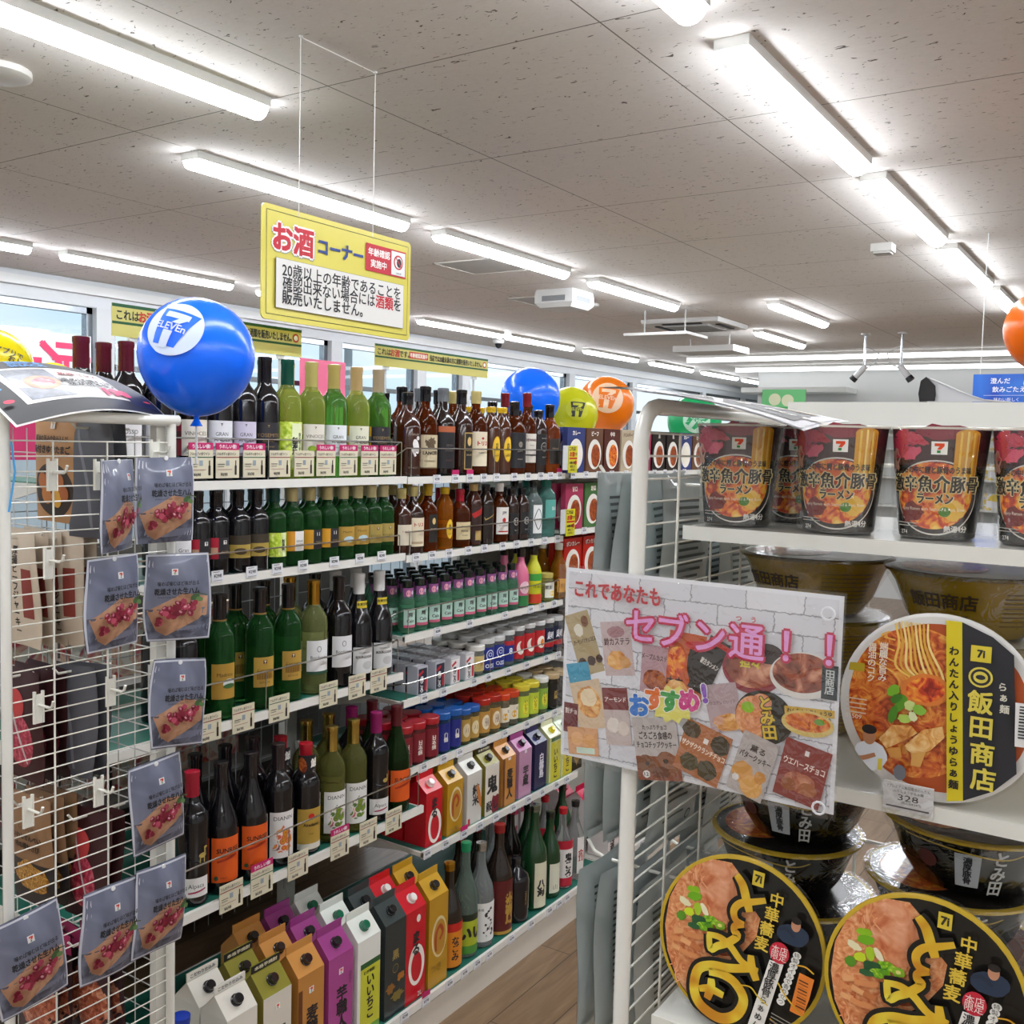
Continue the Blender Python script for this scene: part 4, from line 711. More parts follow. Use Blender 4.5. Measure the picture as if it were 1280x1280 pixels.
def put(key, loc, shelf, row=0, rz=0): PEND.append((key, Vector(loc), shelf, row, rz))
NTH = ['first', 'second', 'third', 'fourth', 'fifth', 'sixth', 'seventh', 'eighth', 'ninth', 'tenth', 'eleventh', 'twelfth', 'thirteenth', 'fourteenth']
def flush():
    cnt = {}
    for i, (k, loc, sh, row, rz) in enumerate(PEND): cnt.setdefault((P[k][0], sh, row), []).append((loc.y, loc.x, i))
    rank = {}
    for kk, v in cnt.items():
        v.sort()
        for n, (a, b, i) in enumerate(v): rank[i] = (n, len(v))
    used = set()
    for i, (k, loc, sh, row, rz) in enumerate(PEND):
        desc, cat, fn, pr = P[k]
        if pr is None: pr = P[k][3] = fn(); o = pr
        else: o = dup(pr)
        o.location = loc; o.rotation_euler = (0, 0, rz)
        n, m = rank[i]; lb = desc + ', ' + sh
        if row: lb += [' second row', ' third row', ' fourth row', ' fifth row', ' sixth row'][row - 1]
        if m > 1: lb += ', ' + NTH[n] + ' from left'
        if len(lb.split()) > 16: print('LONG', len(lb.split()), lb)
        tag(o, lb, cat, '%ss on the %s' % (cat, sh))
# ------------------------------------------------------------------ drinks gondola
XF = -1.83; XB = -2.27
YA, YM, YE, YZ = 1.185, 2.235, 3.135, 6.6
DK = 'g#e0ded6'
def tagcard(kind, mag=False):
    b = MB()
    if kind == 'small':
        b.box((0, -.017, -.013), (.002, .017, .013), '#e4e5ea'); S = plane((.002, 0, 0), (0, 1, 0), (0, 0, 1))
        b.art([T('¥298', 0, .001, .011, '#33343c', b=.02), ('r', -.013, .009, .006, .0105, '#70727a'), ('r', -.013, -.0105, .013, -.0095, '#70727a')], S, nseg=1)
        if mag: b.box((0, -.017, .013), (.002, .017, .027), '#c01864')
    else:
        b.box((0, -.034, -.035), (.002, .034, .03), '#dcd5bb'); S = plane((.002, 0, 0), (0, 1, 0), (0, 0, 1)); c = '#8a2030' if kind == 'red' else '#2a5a3c'
        b.art([('r', -.034, .012, .034, .014, c), T('フルボディ赤ワイン', -.004, .021, .008, '#3a3530', w=.055, b=.02), ('r', .020, -.028, .026, -.006, '#2a1c1c'), ('r', .0215, -.006, .0245, .006, '#2a1c1c'), ('r', -.006, -.006, .004, .006, '#9aa6b0'), ('r', -.03, -.004, -.010, -.002, '#6a645c'), ('r', -.03, -.009, -.012, -.0075, '#6a645c'),
               ('r', -.03, -.016, .012, -.0145, '#b08a80'), T('¥698', -.012, -.026, .010, '#3a3530', b=.02)], S, nseg=1)
        if mag:
            b.box((0, -.034, .03), (.002, .034, .046), '#c01864'); b.art([T('うれしい値!', 0, .038, .010, '#f4e6ee', b=.04)], S, nseg=1)
    b.v = b.v; return b
TAGM = {}
def hang_tag(parent, kind, mag, loc, rx=0):
    k = (kind, mag)
    if k not in TAGM:
        o = tagcard(kind, mag).build('price_tag', parent); TAGM[k] = o.data
    else:
        o = bpy.data.objects.new('price_tag', TAGM[k]); COL.objects.link(o); o.parent = parent
    o.location = loc; return o
def shelf(z, y0, y1, label, tags=(), rail=.05, xf=XF, xb=XB, kind='small', tz=0, mags=(), grp='shelves of the drinks gondola', liner=True):
    """steel shelf board with a lip, a green liner, a guard wire and its price tags; z is the top of the board"""
    r = empty('gondola_shelf', (0, 0, 0)); b = MB(); b.box((xb, y0, z - .014), (xf - .002, y1, z - .002), DK); b.box((xf - .010, y0, z - .018), (xf, y1, z + .003), 'g#e9e8e2')
    b.build('board', r)
    if liner: l = MB(); l.box((xb + .01, y0 + .01, z - .002), (xf - .013, y1 - .01, z), '#1f6a5a'); l.build('liner', r)
    for q in (y0, y1 - .004) if z > .2 else ():
        k = MB(); k.add([(xb, q, z - .014), (xf - .1, q, z - .014), (xb, q, z - .09), (xb, q + .004, z - .014), (xf - .1, q + .004, z - .014), (xb, q + .004, z - .09)], [(0, 1, 2), (5, 4, 3), (0, 3, 4, 1), (1, 4, 5, 2), (2, 5, 3, 0)], DK); k.build('bracket', r)
    if rail:
        g = MB(); x = xf - .006; g.tube([(x - .12, y0 + .012, z + .02), (x - .01, y0 + .012, z + rail), (x, y0 + .022, z + rail), (x, y1 - .022, z + rail), (x - .01, y1 - .012, z + rail), (x - .12, y1 - .012, z + .02)], .0022, 'm#c8c8c6', 6)
        n = max(2, int((y1 - y0) / .45))
        for i in range(n + 1):
            yy = y0 + .02 + (y1 - y0 - .04) * i / n; g.tube([(x, yy, z), (x, yy, z + rail)], .0015, 'm#c8c8c6', 5)
        g.build('guard_wire', r)
    for px in tags:
        yy = onx(px, 720, xf).y
        if y0 < yy < y1: hang_tag(r, kind if kind != 'mix' else random.choice(('red', 'green')), px in mags, (xf + .0006, yy, z - .006 + tz))
    tag(r, label, 'shelf', grp); return r
def Z(v): return H + v
def gondola():
    r = empty('drinks_gondola', (0, 0, 0)); b = MB()
    for y in (YA + .022, YM, YE, 4.05, 4.95, 5.85, YZ): b = MB(); b.box((XB - .05, y - .02, 0), (XB - .01, y + .02, Z(-.10)), 'g#d8d6ce'); b.build('upright', r)
    g = MB(); y = YA + .03
    while y < YE: g.tube([(XB - .02, y, .2), (XB - .02, y, Z(-.12))], .0016, '#8d8f90', 4); y += .05
    z = .25
    while z < Z(-.12): g.tube([(XB - .017, YA, z), (XB - .017, YE, z)], .0016, '#8d8f90', 4); z += .1
    g.build('back_grid', r)
    g = MB(); g.box((XB - .03, YE, .1), (XB - .02, YZ, Z(-.12)), '#c9c8c4'); g.build('back_panel', r)
    k = MB(); k.box((XB, YA, .0), (-1.66, YZ, .075), '#d6d0c4'); k.build('plinth', r)
    tag(r, 'long white drinks gondola frame with wire grid back', 'gondola')
    # far side of the gondola: grey panel behind the grid
    b = MB(); b.box((XB - .5, YA, 0), (XB - .49, YM + .2, Z(-.35)), '#55534f'); b.box((XB - .5, YM + .2, 0), (XB - .49, YE, Z(-.35)), '#3c3b39')
    for zz in (.3, .62, .94): b.box((XB - .49, YA, zz), (XB - .06, YE, zz + .02), '#8a8884')
    tag(b.build('rear_gondola'), 'grey shelving on the far side of the drinks gondola grid', 'gondola')
gondola()
WS = ['top wine shelf', 'second wine shelf', 'third wine shelf', 'fourth wine shelf', 'bottom deck']
LS = ['top whisky shelf', 'second whisky shelf', 'liqueur shelf', 'upper cup shelf', 'lower cup shelf', 'small carton shelf', 'bottom deck']
XD = -1.745; zW = [Z(-.113), Z(-.335), Z(-.685), Z(-1.062)]
shelf(zW[0], YA, YM, 'top shelf of the wine bay', (250, 283, 316, 348, 378, 405, 433, 459, 482), .10, kind='mix', tz=.05, mags=(250, 283, 316, 405, 433, 459, 482))
shelf(zW[1], YA, YM, 'second shelf of the wine bay', (240, 271, 314, 346, 378, 417, 449, 476), .055, tz=.01)
shelf(zW[2], YA, YM, 'third shelf of the wine bay', (262, 305, 350, 412, 448, 475), .10, kind='mix', tz=.01)
shelf(zW[3], YA, YM, 'fourth shelf of the wine bay', (291, 330, 376, 429, 465, 497), .10, xf=XD, kind='mix', tz=.01, mags=(330, 429))
XM = -1.80; zL = [Z(-.115), Z(-.343), Z(-.578), Z(-.772), Z(-.969), Z(-1.204)]
shelf(zL[0], YM + .005, YE, 'top shelf of the whisky bay', (543, 566, 584, 601, 617, 639, 656, 672, 684, 695), .085, mags=(566, 584, 695))
shelf(zL[1], YM + .005, YE, 'second shelf of the whisky bay', (519, 539, 560, 584, 604, 627, 644, 662, 679, 695), .07)
shelf(zL[2], YM + .005, YE + .01, 'liqueur shelf under the whisky shelves', (548, 588, 632, 664, 678, 693), .075)
shelf(zL[3], YM + .005, YE + .01, 'cup sake shelf in the middle of the bay', (533, 557, 595, 613, 638, 661, 685, 700), .05)
shelf(zL[4], YM + .005, YE + .01, 'shelf of red and blue lidded cups', (534, 559, 579, 609, 636, 663, 682, 698), 0, xf=XM)
shelf(zL[5], YM + .005, YE + .01, 'small carton shelf above the bottom deck', (541, 564, 587, 607, 627, 649, 668, 685, 703, 716), 0, xf=XD, mags=(587,))
zB = .115; XBOT = -1.62
shelf(zB, YA, YE + .05, 'wide bottom deck of the drinks gondola', (516, 543, 573, 592, 608, 623, 651, 676, 699, 711, 721), 0, xf=XBOT, mags=(543,))
b = MB(); b.box((XBOT - .03, YA, .0), (XBOT - .012, YZ, .083), 'g#d9d2c6'); tag(b.build('kick_plate'), 'long beige kick plate along the foot of the drinks gondola', 'kick plate')
def row(items, z, shelf_name, back=0, dx=.085, inset=.047, xf=XF, dy=.0, pyy=700):
    """items: (key, px): stands things on a shelf from where they show along its front edge"""
    for k, px in items:
        x = xf - inset; y = onx(px, pyy, x).y
        if P[k][1] in ('carton', 'drink pack', 'curry box', 'food pouch', 'snack pouch'): x = xf - .018
        n = back if isinstance(back, int) else back.get(k, 0)
        for q in range(n + 1): put(k, (x - q * dx, y + dy * q, z + .0005), shelf_name, q)
row([('redcap', 102), ('redcap', 158), ('purplecap', 196), ('vinocered', 240), ('granred', 272), ('granpurple', 302), ('yosered', 330), ('grapegreen', 358), ('vinocewhite', 388), ('granchard', 416), ('gransauv', 444), ('yosewhite', 471)], zW[0], WS[0], {'granchard': 1, 'vinocewhite': 1, 'yosered': 1, 'yosewhite': 1, 'grapegreen': 1}, pyy=600)
_x = XF - .125; put('redcap', (_x, onx(130, 600, _x).y, zW[0] + .0005), WS[0], 1)
row([('smallgranw', 222), ('smallred', 246), ('smallred', 269.5), ('smallgold', 297), ('smallgold', 320), ('smallgrape', 342), ('smallorange', 364), ('smallyose', 387), ('smallyose', 408), ('smallmad', 428), ('smallmad', 446), ('smallgoldw', 463), ('smallgoldw', 478)], zW[1], WS[1], 1, .075, .0435)
row([('bordr', 228), ('madrid', 274), ('concerto', 324), ('concerto', 359), ('bordw', 391), ('bordr', 422), ('bourg', 447), ('bourg', 472)], zW[2], WS[2], 1, .09, .052, pyy=850)
row([('alpaca', 240), ('sunrise', 276), ('sunrise', 313), ('dianired', 347), ('akadama', 381), ('diagreen', 413), ('diagreen', 440), ('alpacam', 468), ('sunriseg', 493)], zW[3], WS[3], 1, .092, .052, xf=XD, pyy=1050)
row([('w1', 508), ('w2', 530), ('w3', 552), ('w4', 575), ('w5', 593), ('w6', 612), ('w6', 626), ('w7', 641), ('w8', 656.5), ('w9', 671), ('w10', 685)], zL[0], LS[0], 1, .092, .054, pyy=590)
row([('v1', 501), ('v2', 516), ('v3', 534), ('v4', 555), ('v5', 574), ('v6', 591), ('v7', 606), ('v8', 623), ('v9', 638), ('v9', 651), ('v10', 665), ('v11', 681)], zL[1], LS[1], 1, .08, .046, pyy=660)
calo = [508, 524, 539.5, 555, 570, 584, 598, 611.5, 625, 638]
row([('calo', p) for p in calo], zL[2], LS[2], 3, .062, .038, pyy=760)
row([('pinklq', 650), ('rainlq', 666), ('jarlem', 682), ('plumlq', 697)], zL[2], LS[2], {'pinklq': 1, 'rainlq': 1, 'plumlq': 1}, .07, .042, pyy=740)
row([('packnavy', 519), ('packnavy', 541), ('packwhite', 560), ('packwhite', 578)], zL[3], LS[3], 4, .05, pyy=840)
row([('cupone', 594), ('cupozeki', 606), ('cupozeki', 619), ('cupbluered', 632), ('cupredmoon', 645), ('cupredmoon', 658), ('cuporange', 670.5), ('cupnavy', 682), ('cupnavy', 693)], zL[3], LS[3], 2, .07, .046, pyy=800)
row([('jarred', 503), ('jarred', 519), ('jarred', 536), ('cupblue', 551.5), ('cupblue', 565.5), ('cupgoldb', 578), ('cupgoldb', 589), ('cupgoldr', 601), ('cupgoldr', 614), ('cupverm', 627), ('cupverm', 638), ('cupgreen', 650), ('cupgreen', 662), ('cupgreenw', 674), ('cupblack', 687), ('cupblack', 699)], zL[4], LS[4], 2, .07, .037, xf=XM, pyy=900)
row([('Smaru', 533), ('Smoon', 559), ('Sjun', 583), ('Soni', 605), ('Smugi', 626), ('Spink', 646), ('Snavy', 665), ('Siiy', 683), ('Siig', 698), ('Sdgold', 710)], zL[5], LS[5], 2, .088, xf=XD, pyy=1020)
XB2 = XBOT
row([('Bwhite', 292), ('Boni', 336), ('Bmugi', 378), ('Bimo', 415), ('Biiw', 450), ('Bblk', 483), ('Bmaru', 508), ('Bmoon', 536)], zB, WS[4], {'Bwhite': 1, 'Boni': 1, 'Bmugi': 2, 'Bimo': 2, 'Biiw': 2, 'Bblk': 1, 'Bmaru': 1, 'Bmoon': 1}, .092, xf=XB2, pyy=1250)
row([('bpet', 226)], zB, WS[4], 0, xf=XB2 - .01, inset=.05, pyy=1250)
row([('bor', 560), ('bgreen', 580), ('bclear', 599), ('bmaroon', 621), ('bsquat', 642), ('btall', 664), ('bshort', 683), ('bonik', 699), ('btag', 714)], zB, LS[6], 0, inset=.06, xf=XB2, pyy=1180)
for k, px, q in (('bblack', 572, 1), ('bblack', 593, 1), ('bclear', 612, 1), ('bblack', 634, 1), ('bshort', 655, 1), ('bonik', 676, 1), ('bshort', 697, 1)):
    y = onx(px, 1180, XB2 - .17).y; put(k, (XB2 - .17, y, zB + .0005), LS[6], q)
for y in (2.98, 3.08):
    put('Tonik', (XB2 - .30, y, zB + .0005), LS[6], 2)
# food bay beyond
FS = ['top food shelf', 'second food shelf', 'third food shelf', 'fourth food shelf', 'fifth food shelf', 'bottom food shelf']
zF = [Z(-.115), Z(-.325), Z(-.53), Z(-.8), Z(-1.07), zB]
for i, z in enumerate(zF):
    shelf(z, YE + .055 if i == 5 else YE + .045, YZ, ['top', 'second', 'third', 'fourth', 'fifth', 'bottom'][i] + ' shelf of the food bay beyond the whisky', (712, 728, 744, 760, 778, 796, 813, 826, 838, 850), 0, xf=XF if i < 5 else XBOT, liner=False, grp='shelves of the food bay')
keys = [['cb_blue', 'cb_brown', 'cb_red', 'cb_tan', 'cb_pink', 'cb_dark', 'cb_dark'], ['cb_pink', 'cb_green', 'cb_brown', 'cb_tan', 'cb_blue'], ['cb_scarlet', 'cb_scarlet', 'cb_scarlet', 'cb_brown', 'cb_dark'], ['cb_dark', 'cb_red', 'cb_brown'], ['cb_red', 'cb_scarlet', 'cb_dark']]
for i, ks in enumerate(keys):
    y = YE + .125
    n = 0
    while y < (5.6 if i == 0 else 4.6):
        for q in range(2): put(ks[n % len(ks)], (XF - .03 - q * .045, y, zF[i] + .0005), FS[i], q)
        y += .145; n += 1
        if n > 13: break
for n in range(3):
    for q in range(3): put('Tonik' if n < 1 else 'cb_dark', (XBOT - .03 - q * .1, YE + .13 + n * .15, zF[5] + .0005), FS[5], q)
for k in range(3):
    for n in range(6): put('cb_snack', (-2.42, 1.30 + n * .155, .3205 + k * .32), ['low', 'middle', 'high'][k] + ' rear shelf')
flush()
# yellow shelf-end cards
for k, (px, py, wpx, hpx) in enumerate(((716, 574, 18, 34), (713, 653, 17, 33), (178, 905, 0, 0))):
    if k == 2: continue
    p = onx(px, py, XF + .02); r = empty('shelf_end_card', (p.x, p.y, p.z)); h = .098; w = .062
    b = MB(); b.box((-.001, -w / 2, -h / 2), (.001, w / 2, h / 2), '#d8d020')
    b.art([T('これは', -.006, .038, .016, BK, b=.05), T('お酒', -.008, .018, .018, '#c22818', b=.06), T('です', .018, .018, .012, BK, b=.04), ('r', -.028, .0, .028, .006, '#c22818'), ('e', .018, -.012, .008, .008, '#c22818'), T('20歳未満', -.008, -.012, .010, BK, b=.04), T('販売して', -.004, -.026, .009, BK, b=.04), T('いません', -.004, -.038, .009, BK, b=.04)], plane((.001, 0, 0), (0, 1, 0), (0, 0, 1)), nseg=1); b.build('print', r)
    c = MB(); c.box((-.004, -w / 2 - .035, -h / 2 + .01), (-.002, -w / 2 + .02, h / 2), '#d0d3d4'); c.build('holder', r)
    tag(r, 'yellow notice card at the end of the %s' % ['top whisky shelf', 'second whisky shelf'][k], 'notice card')
# ------------------------------------------------------------------ balloons
def balloon(c, R, col, mark, disc, aim, s, rot, label, stick=None, k=1.0, extra=None, str_to=None):
    c = Vector(c); r = empty('balloon', c); b = MB(); n = 18
    prof = [(max(.002, R * math.sin(PI * i / n)) * (1 if i > n / 2 else 1 - .05 * (1 - i / (n / 2))), -R * 1.08 * math.cos(PI * i / n) if i < n / 2 else -R * math.cos(PI * i / n)) for i in range(n + 1)]
    b.lathe(prof, col, 36)
    b.lathe([(.012, -R * 1.08 - .018), (.004, -R * 1.08 - .004), (.006, -R * 1.06)], col, 10)
    d = (Vector(aim)).normalized(); U = Vector((0, 0, 1)).cross(d).normalized(); V = d.cross(U); cr, sr = math.cos(rot), math.sin(rot); U, V = U * cr + V * sr, V * cr - U * sr
    def S(u, v, o=0):
        l = math.hypot(u, v); a = l / R; q = d if l < 1e-9 else d * math.cos(a) + (U * u + V * v) / l * math.sin(a)
        # radius of the balloon in that direction
        th = math.acos(max(-1, min(1, q.z))); kz = 1.0 if q.z >= 0 else 1.02
        return q * (R * kz + .0012 + o)
    if mark:
        big = MB(); big.art(logo7(0, 0, s, mark, disc), S, .0006, .0009)
        # print follows the skin
        big.build('logo', r)
    if extra: e = MB(); e.art(extra, S, .0012, .0004); e.build('lettering', r)
    b.build('skin', r)
    if str_to is not None:
        t = MB(); t.tube([(0, 0, -R * 1.08 - .01), Vector(str_to) - c], .0025, '#d8dade', 6); t.build('stick', r)
    tag(r, label, 'balloon', 'balloons in the shop'); return r
tocam = lambda p: (Vector((0, 0, H)) - Vector(p)).normalized()
def aimat(px, py, Zc, R, c):
    """direction from the centre to the skin where the mark shows"""
    r = ray(px, py); o = Vector((0, 0, H)); c = Vector(c); r = r.normalized(); t = r.dot(c - o); d2 = (c - o).length_squared - t * t
    h = math.sqrt(max(R * R - d2, 0)); return (o + r * (t - h) - c)
def bal(px, py, Zc, rpx, col, mark, disc, mp, ms, rot, label, str_dz=-.4, extra=None, zend=None):
    R = rpx / F * Zc * .985; c = atZ(px, py, Zc); a = aimat(mp[0], mp[1], Zc, R, c)
    return balloon(c, R, col, mark, disc, a, ms * R, rot, label, extra=extra, str_to=(c.x, c.y, zend or c.z - R * 1.08 + str_dz))
bal(246, 444, 1.88, 72, 'f#0c6cff', '#0c6cff', '#cfdcf2', (217, 408), .50, -.28, 'big blue balloon with a white round logo by the left rack', -.09)
bal(-12, 462, 2.0, 52, 'f#e8d400', None, None, (8, 440), .5, 0, 'yellow balloon with black lettering at the far left edge', -.2, [T('アプリで', .006, .0, .014, BK, b=.03, rot=-.3), T('おトク', .02, -.018, .014, BK, b=.03, rot=-.3)])
bal(66, 487, 2.24, 34, 'f#e8d400', None, None, (70, 480), .5, 0, 'smaller yellow balloon peeking over the left rack poster', -.2, zend=1.5405)
bal(663, 497, 4.1, 38, 'f#0c70ff', None, None, (650, 497), .5, 0, 'blue balloon behind the whisky bottles', -.3, zend=1.5405)
bal(713, 518, 4.35, 35, 'f#c6c81c', '#1c1c14', '#c6c81c', (722, 511), .40, -.05, 'yellow balloon with black round logo beyond the whisky', -.3, zend=1.5405)
bal(757, 506, 4.6, 36, 'f#f07a10', '#f07a10', '#f4cfae', (760, 496), .55, -.1, 'orange balloon with pale round logo above the curry boxes', -.3, zend=1.5405)
bal(868, 527, 5.2, 34, 'f#12a05c', '#12a05c', '#b8dcc8', (871, 524), .5, -.6, 'green balloon seen through the noodle rack frame', -.3, zend=1.5405)
bal(1308, 411, 2.9, 50, 'f#ee6c0c', None, None, (1290, 400), .5, 0, 'orange balloon cut off by the right edge of the photo', -.5, zend=.02)
# ------------------------------------------------------------------ wire racks
def side_frame(b, X, y0, y1, z0, z1, r=.0085, rc=.03, mat=WHITE):
    pts = [(X, y0, z0)]
    for i in range(6): a = PI - PI / 2 * i / 5; pts.append((X, y0 + rc + rc * math.cos(a), z1 - rc + rc * math.sin(a)))
    for i in range(6): a = PI / 2 - PI / 2 * i / 5; pts.append((X, y1 - rc + rc * math.cos(a), z1 - rc + rc * math.sin(a)))
    pts.append((X, y1, z0)); b.tube(pts, r, mat, 10)
def wires(b, X, y0, y1, z0, z1, pz, ys, mat=WIRE, r=.0013):
    z = z1
    while z > z0: b.tube([(X, y0, z), (X, y1, z)], r, mat, 5); z -= pz
    for y in ys: b.tube([(X + r * 2, y, z0), (X + r * 2, y, z1)], r * 1.35, mat, 5)
def hook(parent, base, d, L, up=.012, name='display_hook'):
    """clip plate and a bent arm"""
    base = Vector(base); d = Vector(d).normalized(); s = Vector((0, 0, 1)).cross(d); r = empty(name, base); r.parent = parent
    b = MB()
    for q in (-.007, .007): b.tube([base * 0 + s * q + d * .004 + Vector((0, 0, .022)), s * q + d * .004 + Vector((0, 0, -.03))], .003, WIRE, 5)
    b.add([s * -.008 + d * .006 + Vector((0, 0, -.03)), s * .008 + d * .006 + Vector((0, 0, -.03)), s * .008 + d * .006 + Vector((0, 0, .018)), s * -.008 + d * .006 + Vector((0, 0, .018))], [(0, 1, 2, 3)], WIRE)
    b.build('clip', r)
    a = MB(); a.tube([d * .004 + Vector((0, 0, 0)), d * (L * .8), d * (L * .93) + Vector((0, 0, up * .3)), d * L + Vector((0, 0, up))], .0024, WIRE, 8); a.build('arm', r)
    return r
def left_rack():
    r = empty('snack_rack', (0, 0, 0)); X = -1.50; y0, y1 = .858, 1.166; zt = Z(.02); b = MB()
    b.tube([(X, y0, .02), (X, y0, zt)], .0085, WHITE, 10); b.build('front_post', r)
    b = MB(); b.tube([(X, y1, .02), (X, y1, zt)], .0085, WHITE, 10); b.box((X - .03, y1 - .022, .02), (X - .012, y1 - .002, zt - .01), 'g#dcdad2'); b.build('back_post', r)
    b = MB(); b.tube([(X, y0 - .004, zt), (X, y1 + .014, zt)], .010, WHITE, 10); b.tube([(X, y1, zt), (-2.5, y1, zt)], .008, WHITE, 8); b.tube([(X, y0, zt), (-2.5, y0, zt)], .006, WHITE, 8); b.build('top_rail', r)
    b = MB(); wires(b, X, y0, y1, .05, Z(-.02), .0243, (.937, 1.035)); b.build('wire_panel', r)
    b = MB(); z = .1
    while z < Z(0): b.tube([(X, y1, z), (-2.5, y1, z)], .0014, '#c9c8c2', 4); z += .05
    x = X - .05
    while x > -2.5: b.tube([(x, y1 - .003, .1), (x, y1 - .003, Z(0))], .0014, '#c9c8c2', 4); x -= .05
    b.build('back_grid', r)
    b = MB(); b.box((-2.5, y0, .0), (X, y1, .02), WHITE); b.tube([(-2.5, y0, .02), (-2.5, y0, zt)], .0085, WHITE, 8); b.tube([(-2.5, y1, .02), (-2.5, y1, zt)], .0085, WHITE, 8); b.build('base', r)
    # blue elastic tie
    p = onx(17, 560, X + .012); q = onx(11, 640, X + .012); b = MB(); b.tube([onx(14, 552, X + .012), onx(19, 590, X + .012), q], .0018, '#4aa0dc', 6); b.build('blue_tie', r)
    for px, py in ((62, 590), (58, 700), (120, 590), (45, 880), (135, 860), (120, 985), (32, 1010), (130, 600), (190, 565)):
        p = onx(px, py, X); hook(r, (X + .003, p.y, p.z), (1, 0, 0), .045)
    tag(r, 'white wire side rack hung with ham snack pouches', 'rack')
left_rack()
def pouch(name, w, h, back, art, seed, puff=.010, part='pouch', wob=.004):
    """a flat hanging pouch: S(u, v) in its own plane (x right, z up, y towards the back), print on the front"""
    rn = random.Random(seed); a1, a2, a3 = rn.uniform(-1, 1), rn.uniform(-1, 1), rn.uniform(-1, 1); ph = rn.uniform(0, 6)
    def F(u, v, o=0):      # u,v in metres from centre
        a, c = u / w * 2, v / h * 2
        pf = puff * max(0, 1 - a ** 4) * max(0, 1 - abs(c) ** 3)
        x = u * (1 - .05 * abs(c) ** 3 + .04 * a1 * math.sin(3 * c + ph)) + .004 * a3 * math.sin(2.5 * c + 1) * c
        y = -pf - o + wob * (a2 * a * a + a1 * math.sin(2 * c + ph) + .5 * a3 * math.sin(3 * a + 2 * c))
        return Vector((x, y, v + .003 * a2 * a))
    r = empty(name); b = MB()
    b.grid(lambda s, t: F((s - .5) * w, (t - .5) * h), 12, 14, back)
    def K(s, t):
        p = F((s - .5) * w, (t - .5) * h); a, c = (s - .5) * 2, (t - .5) * 2; p.y += puff * 1.8 * max(0, 1 - a ** 4) * max(0, 1 - abs(c) ** 3) + .0006; return p
    b.grid(lambda s, t: K(1 - s, t), 12, 14, back)
    b.art(art, lambda u, v, o=0: F(max(-w / 2, min(w / 2, u)), max(-h / 2, min(h / 2, v)), o + .0003), .0003, .00025)
    b.build(part, r); return r
def ham_art(w, h):
    A = [('r', -w / 2, -h / 2, w / 2, h / 2, '#c4c6d0'), ('r', -w / 2 + .003, -h / 2 + .003, w / 2 - .003, h / 2 - .003, 'pouch_slate'), ('r', -w / 2 + .003, -h / 2 + .003, w / 2 - .003, -.02, 'cloth_slate')]
    A += [('p', [(-.05, -.022), (-.038, -.058), (-.022, -.068), (.048, -.034), (.050, .0), (.01, .008)], 'board_wood')]
    rn = random.Random(3)
    for i in range(44):
        x, y = max(-.03, min(.026, rn.gauss(-.002, .014))), max(-.036, min(-.006, rn.gauss(-.021, .008))); X, Y = x + (y + .022) * .3, y + x * .3; t = rn.uniform(0, 3)
        A.append(('e', X, Y, .0056, .0046, rn.choice(('#7c1a2e', '#a02c46', '#8e2038', '#b5485e')), t, .2))
        if i % 3 == 0: A.append(('e', X - .001, Y + .0014, .0028, .0018, rn.choice(('#c9788a', '#d496a2')), t, .2))
    A += [('e', .028, .002, .008, .005, '#3d5c34', .4), ('e', .035, -.002, .006, .004, '#5d7d4a', -.3), ('s', [(.024, .006), (.036, .008), (.048, .004)], .002, '#4c5a34')]
    A += seven(-.006, .048, .011, '#c8402c', '#2d7a48', '#d9d8d8')
    A += [T('噛めば噛むほど味が出る', 0, .028, .0085, '#17181f', w=.070, b=.02), T('乾燥させた生ハム', -.002, .014, .0125, '#14151b', w=.074, b=.045), T('Dried cured ham', -.018, .004, .0045, '#2a2c36', w=.03)]
    return A
HAM = ((146, 632, 38, 114, 0, -.04, 'narrow twisted slate-grey ham pouch, top left of the panel'), (206, 625, 70, 106, 0, -.03, 'slate-grey ham pouch at the top right beside the rack post'), (141, 753, 62, 116, 0, .0, 'slate-grey ham pouch, left one of the second row'), (222, 746, 82, 110, 0, .0, 'widest slate-grey ham pouch facing front, right of the second row'),
       (221, 878, 66, 122, .06, -.02, 'slate-grey ham pouch alone in the third row by the post'), (196, 1004, 62, 116, -.06, -.12, 'slate-grey ham pouch in the fourth row, tilted'), (137, 1163, 66, 128, .06, -.02, 'slate-grey ham pouch in the middle of the bottom row'), (200, 1133, 60, 120, .06, -.02, 'slate-grey ham pouch at the right of the bottom row'), (38, 1199, 80, 140, -.12, -.05, 'large slate-grey ham pouch at the bottom left corner of photo'))
for i, (px, py, wp, hp, roll, rl2, lb) in enumerate(HAM):
    w, h = .112, .158; p = onx(px, py, -1.452 if i else -1.432); Zc = (p - Vector((0, 0, H))).dot(Vector((W[0][2], W[1][2], W[2][2])))
    az = math.atan2(-p.y, -p.x); need = min(.999, wp / F * Zc / w); phi = az + math.acos(need)
    phi = min(phi, .62 if i < 2 else .22); k = hp / F * Zc / h
    o = pouch('ham_pouch', w, h * min(1.0, max(.85, k)), 'cloth_slate', ham_art(w, h * .97), 11 + i)
    o.location = p; o.rotation_euler = (0, roll, phi + PI / 2)
    tag(o, lb, 'snack pouch', 'ham pouches on the wire panel')
    t = MB(); t.lathe([(.004, -.001), (.004, .001)], '#e8e8ea', 10, (0, -.004, h * .46), Matrix.Rotation(PI / 2, 3, 'X')); t.build('hang_hole_ring', o)
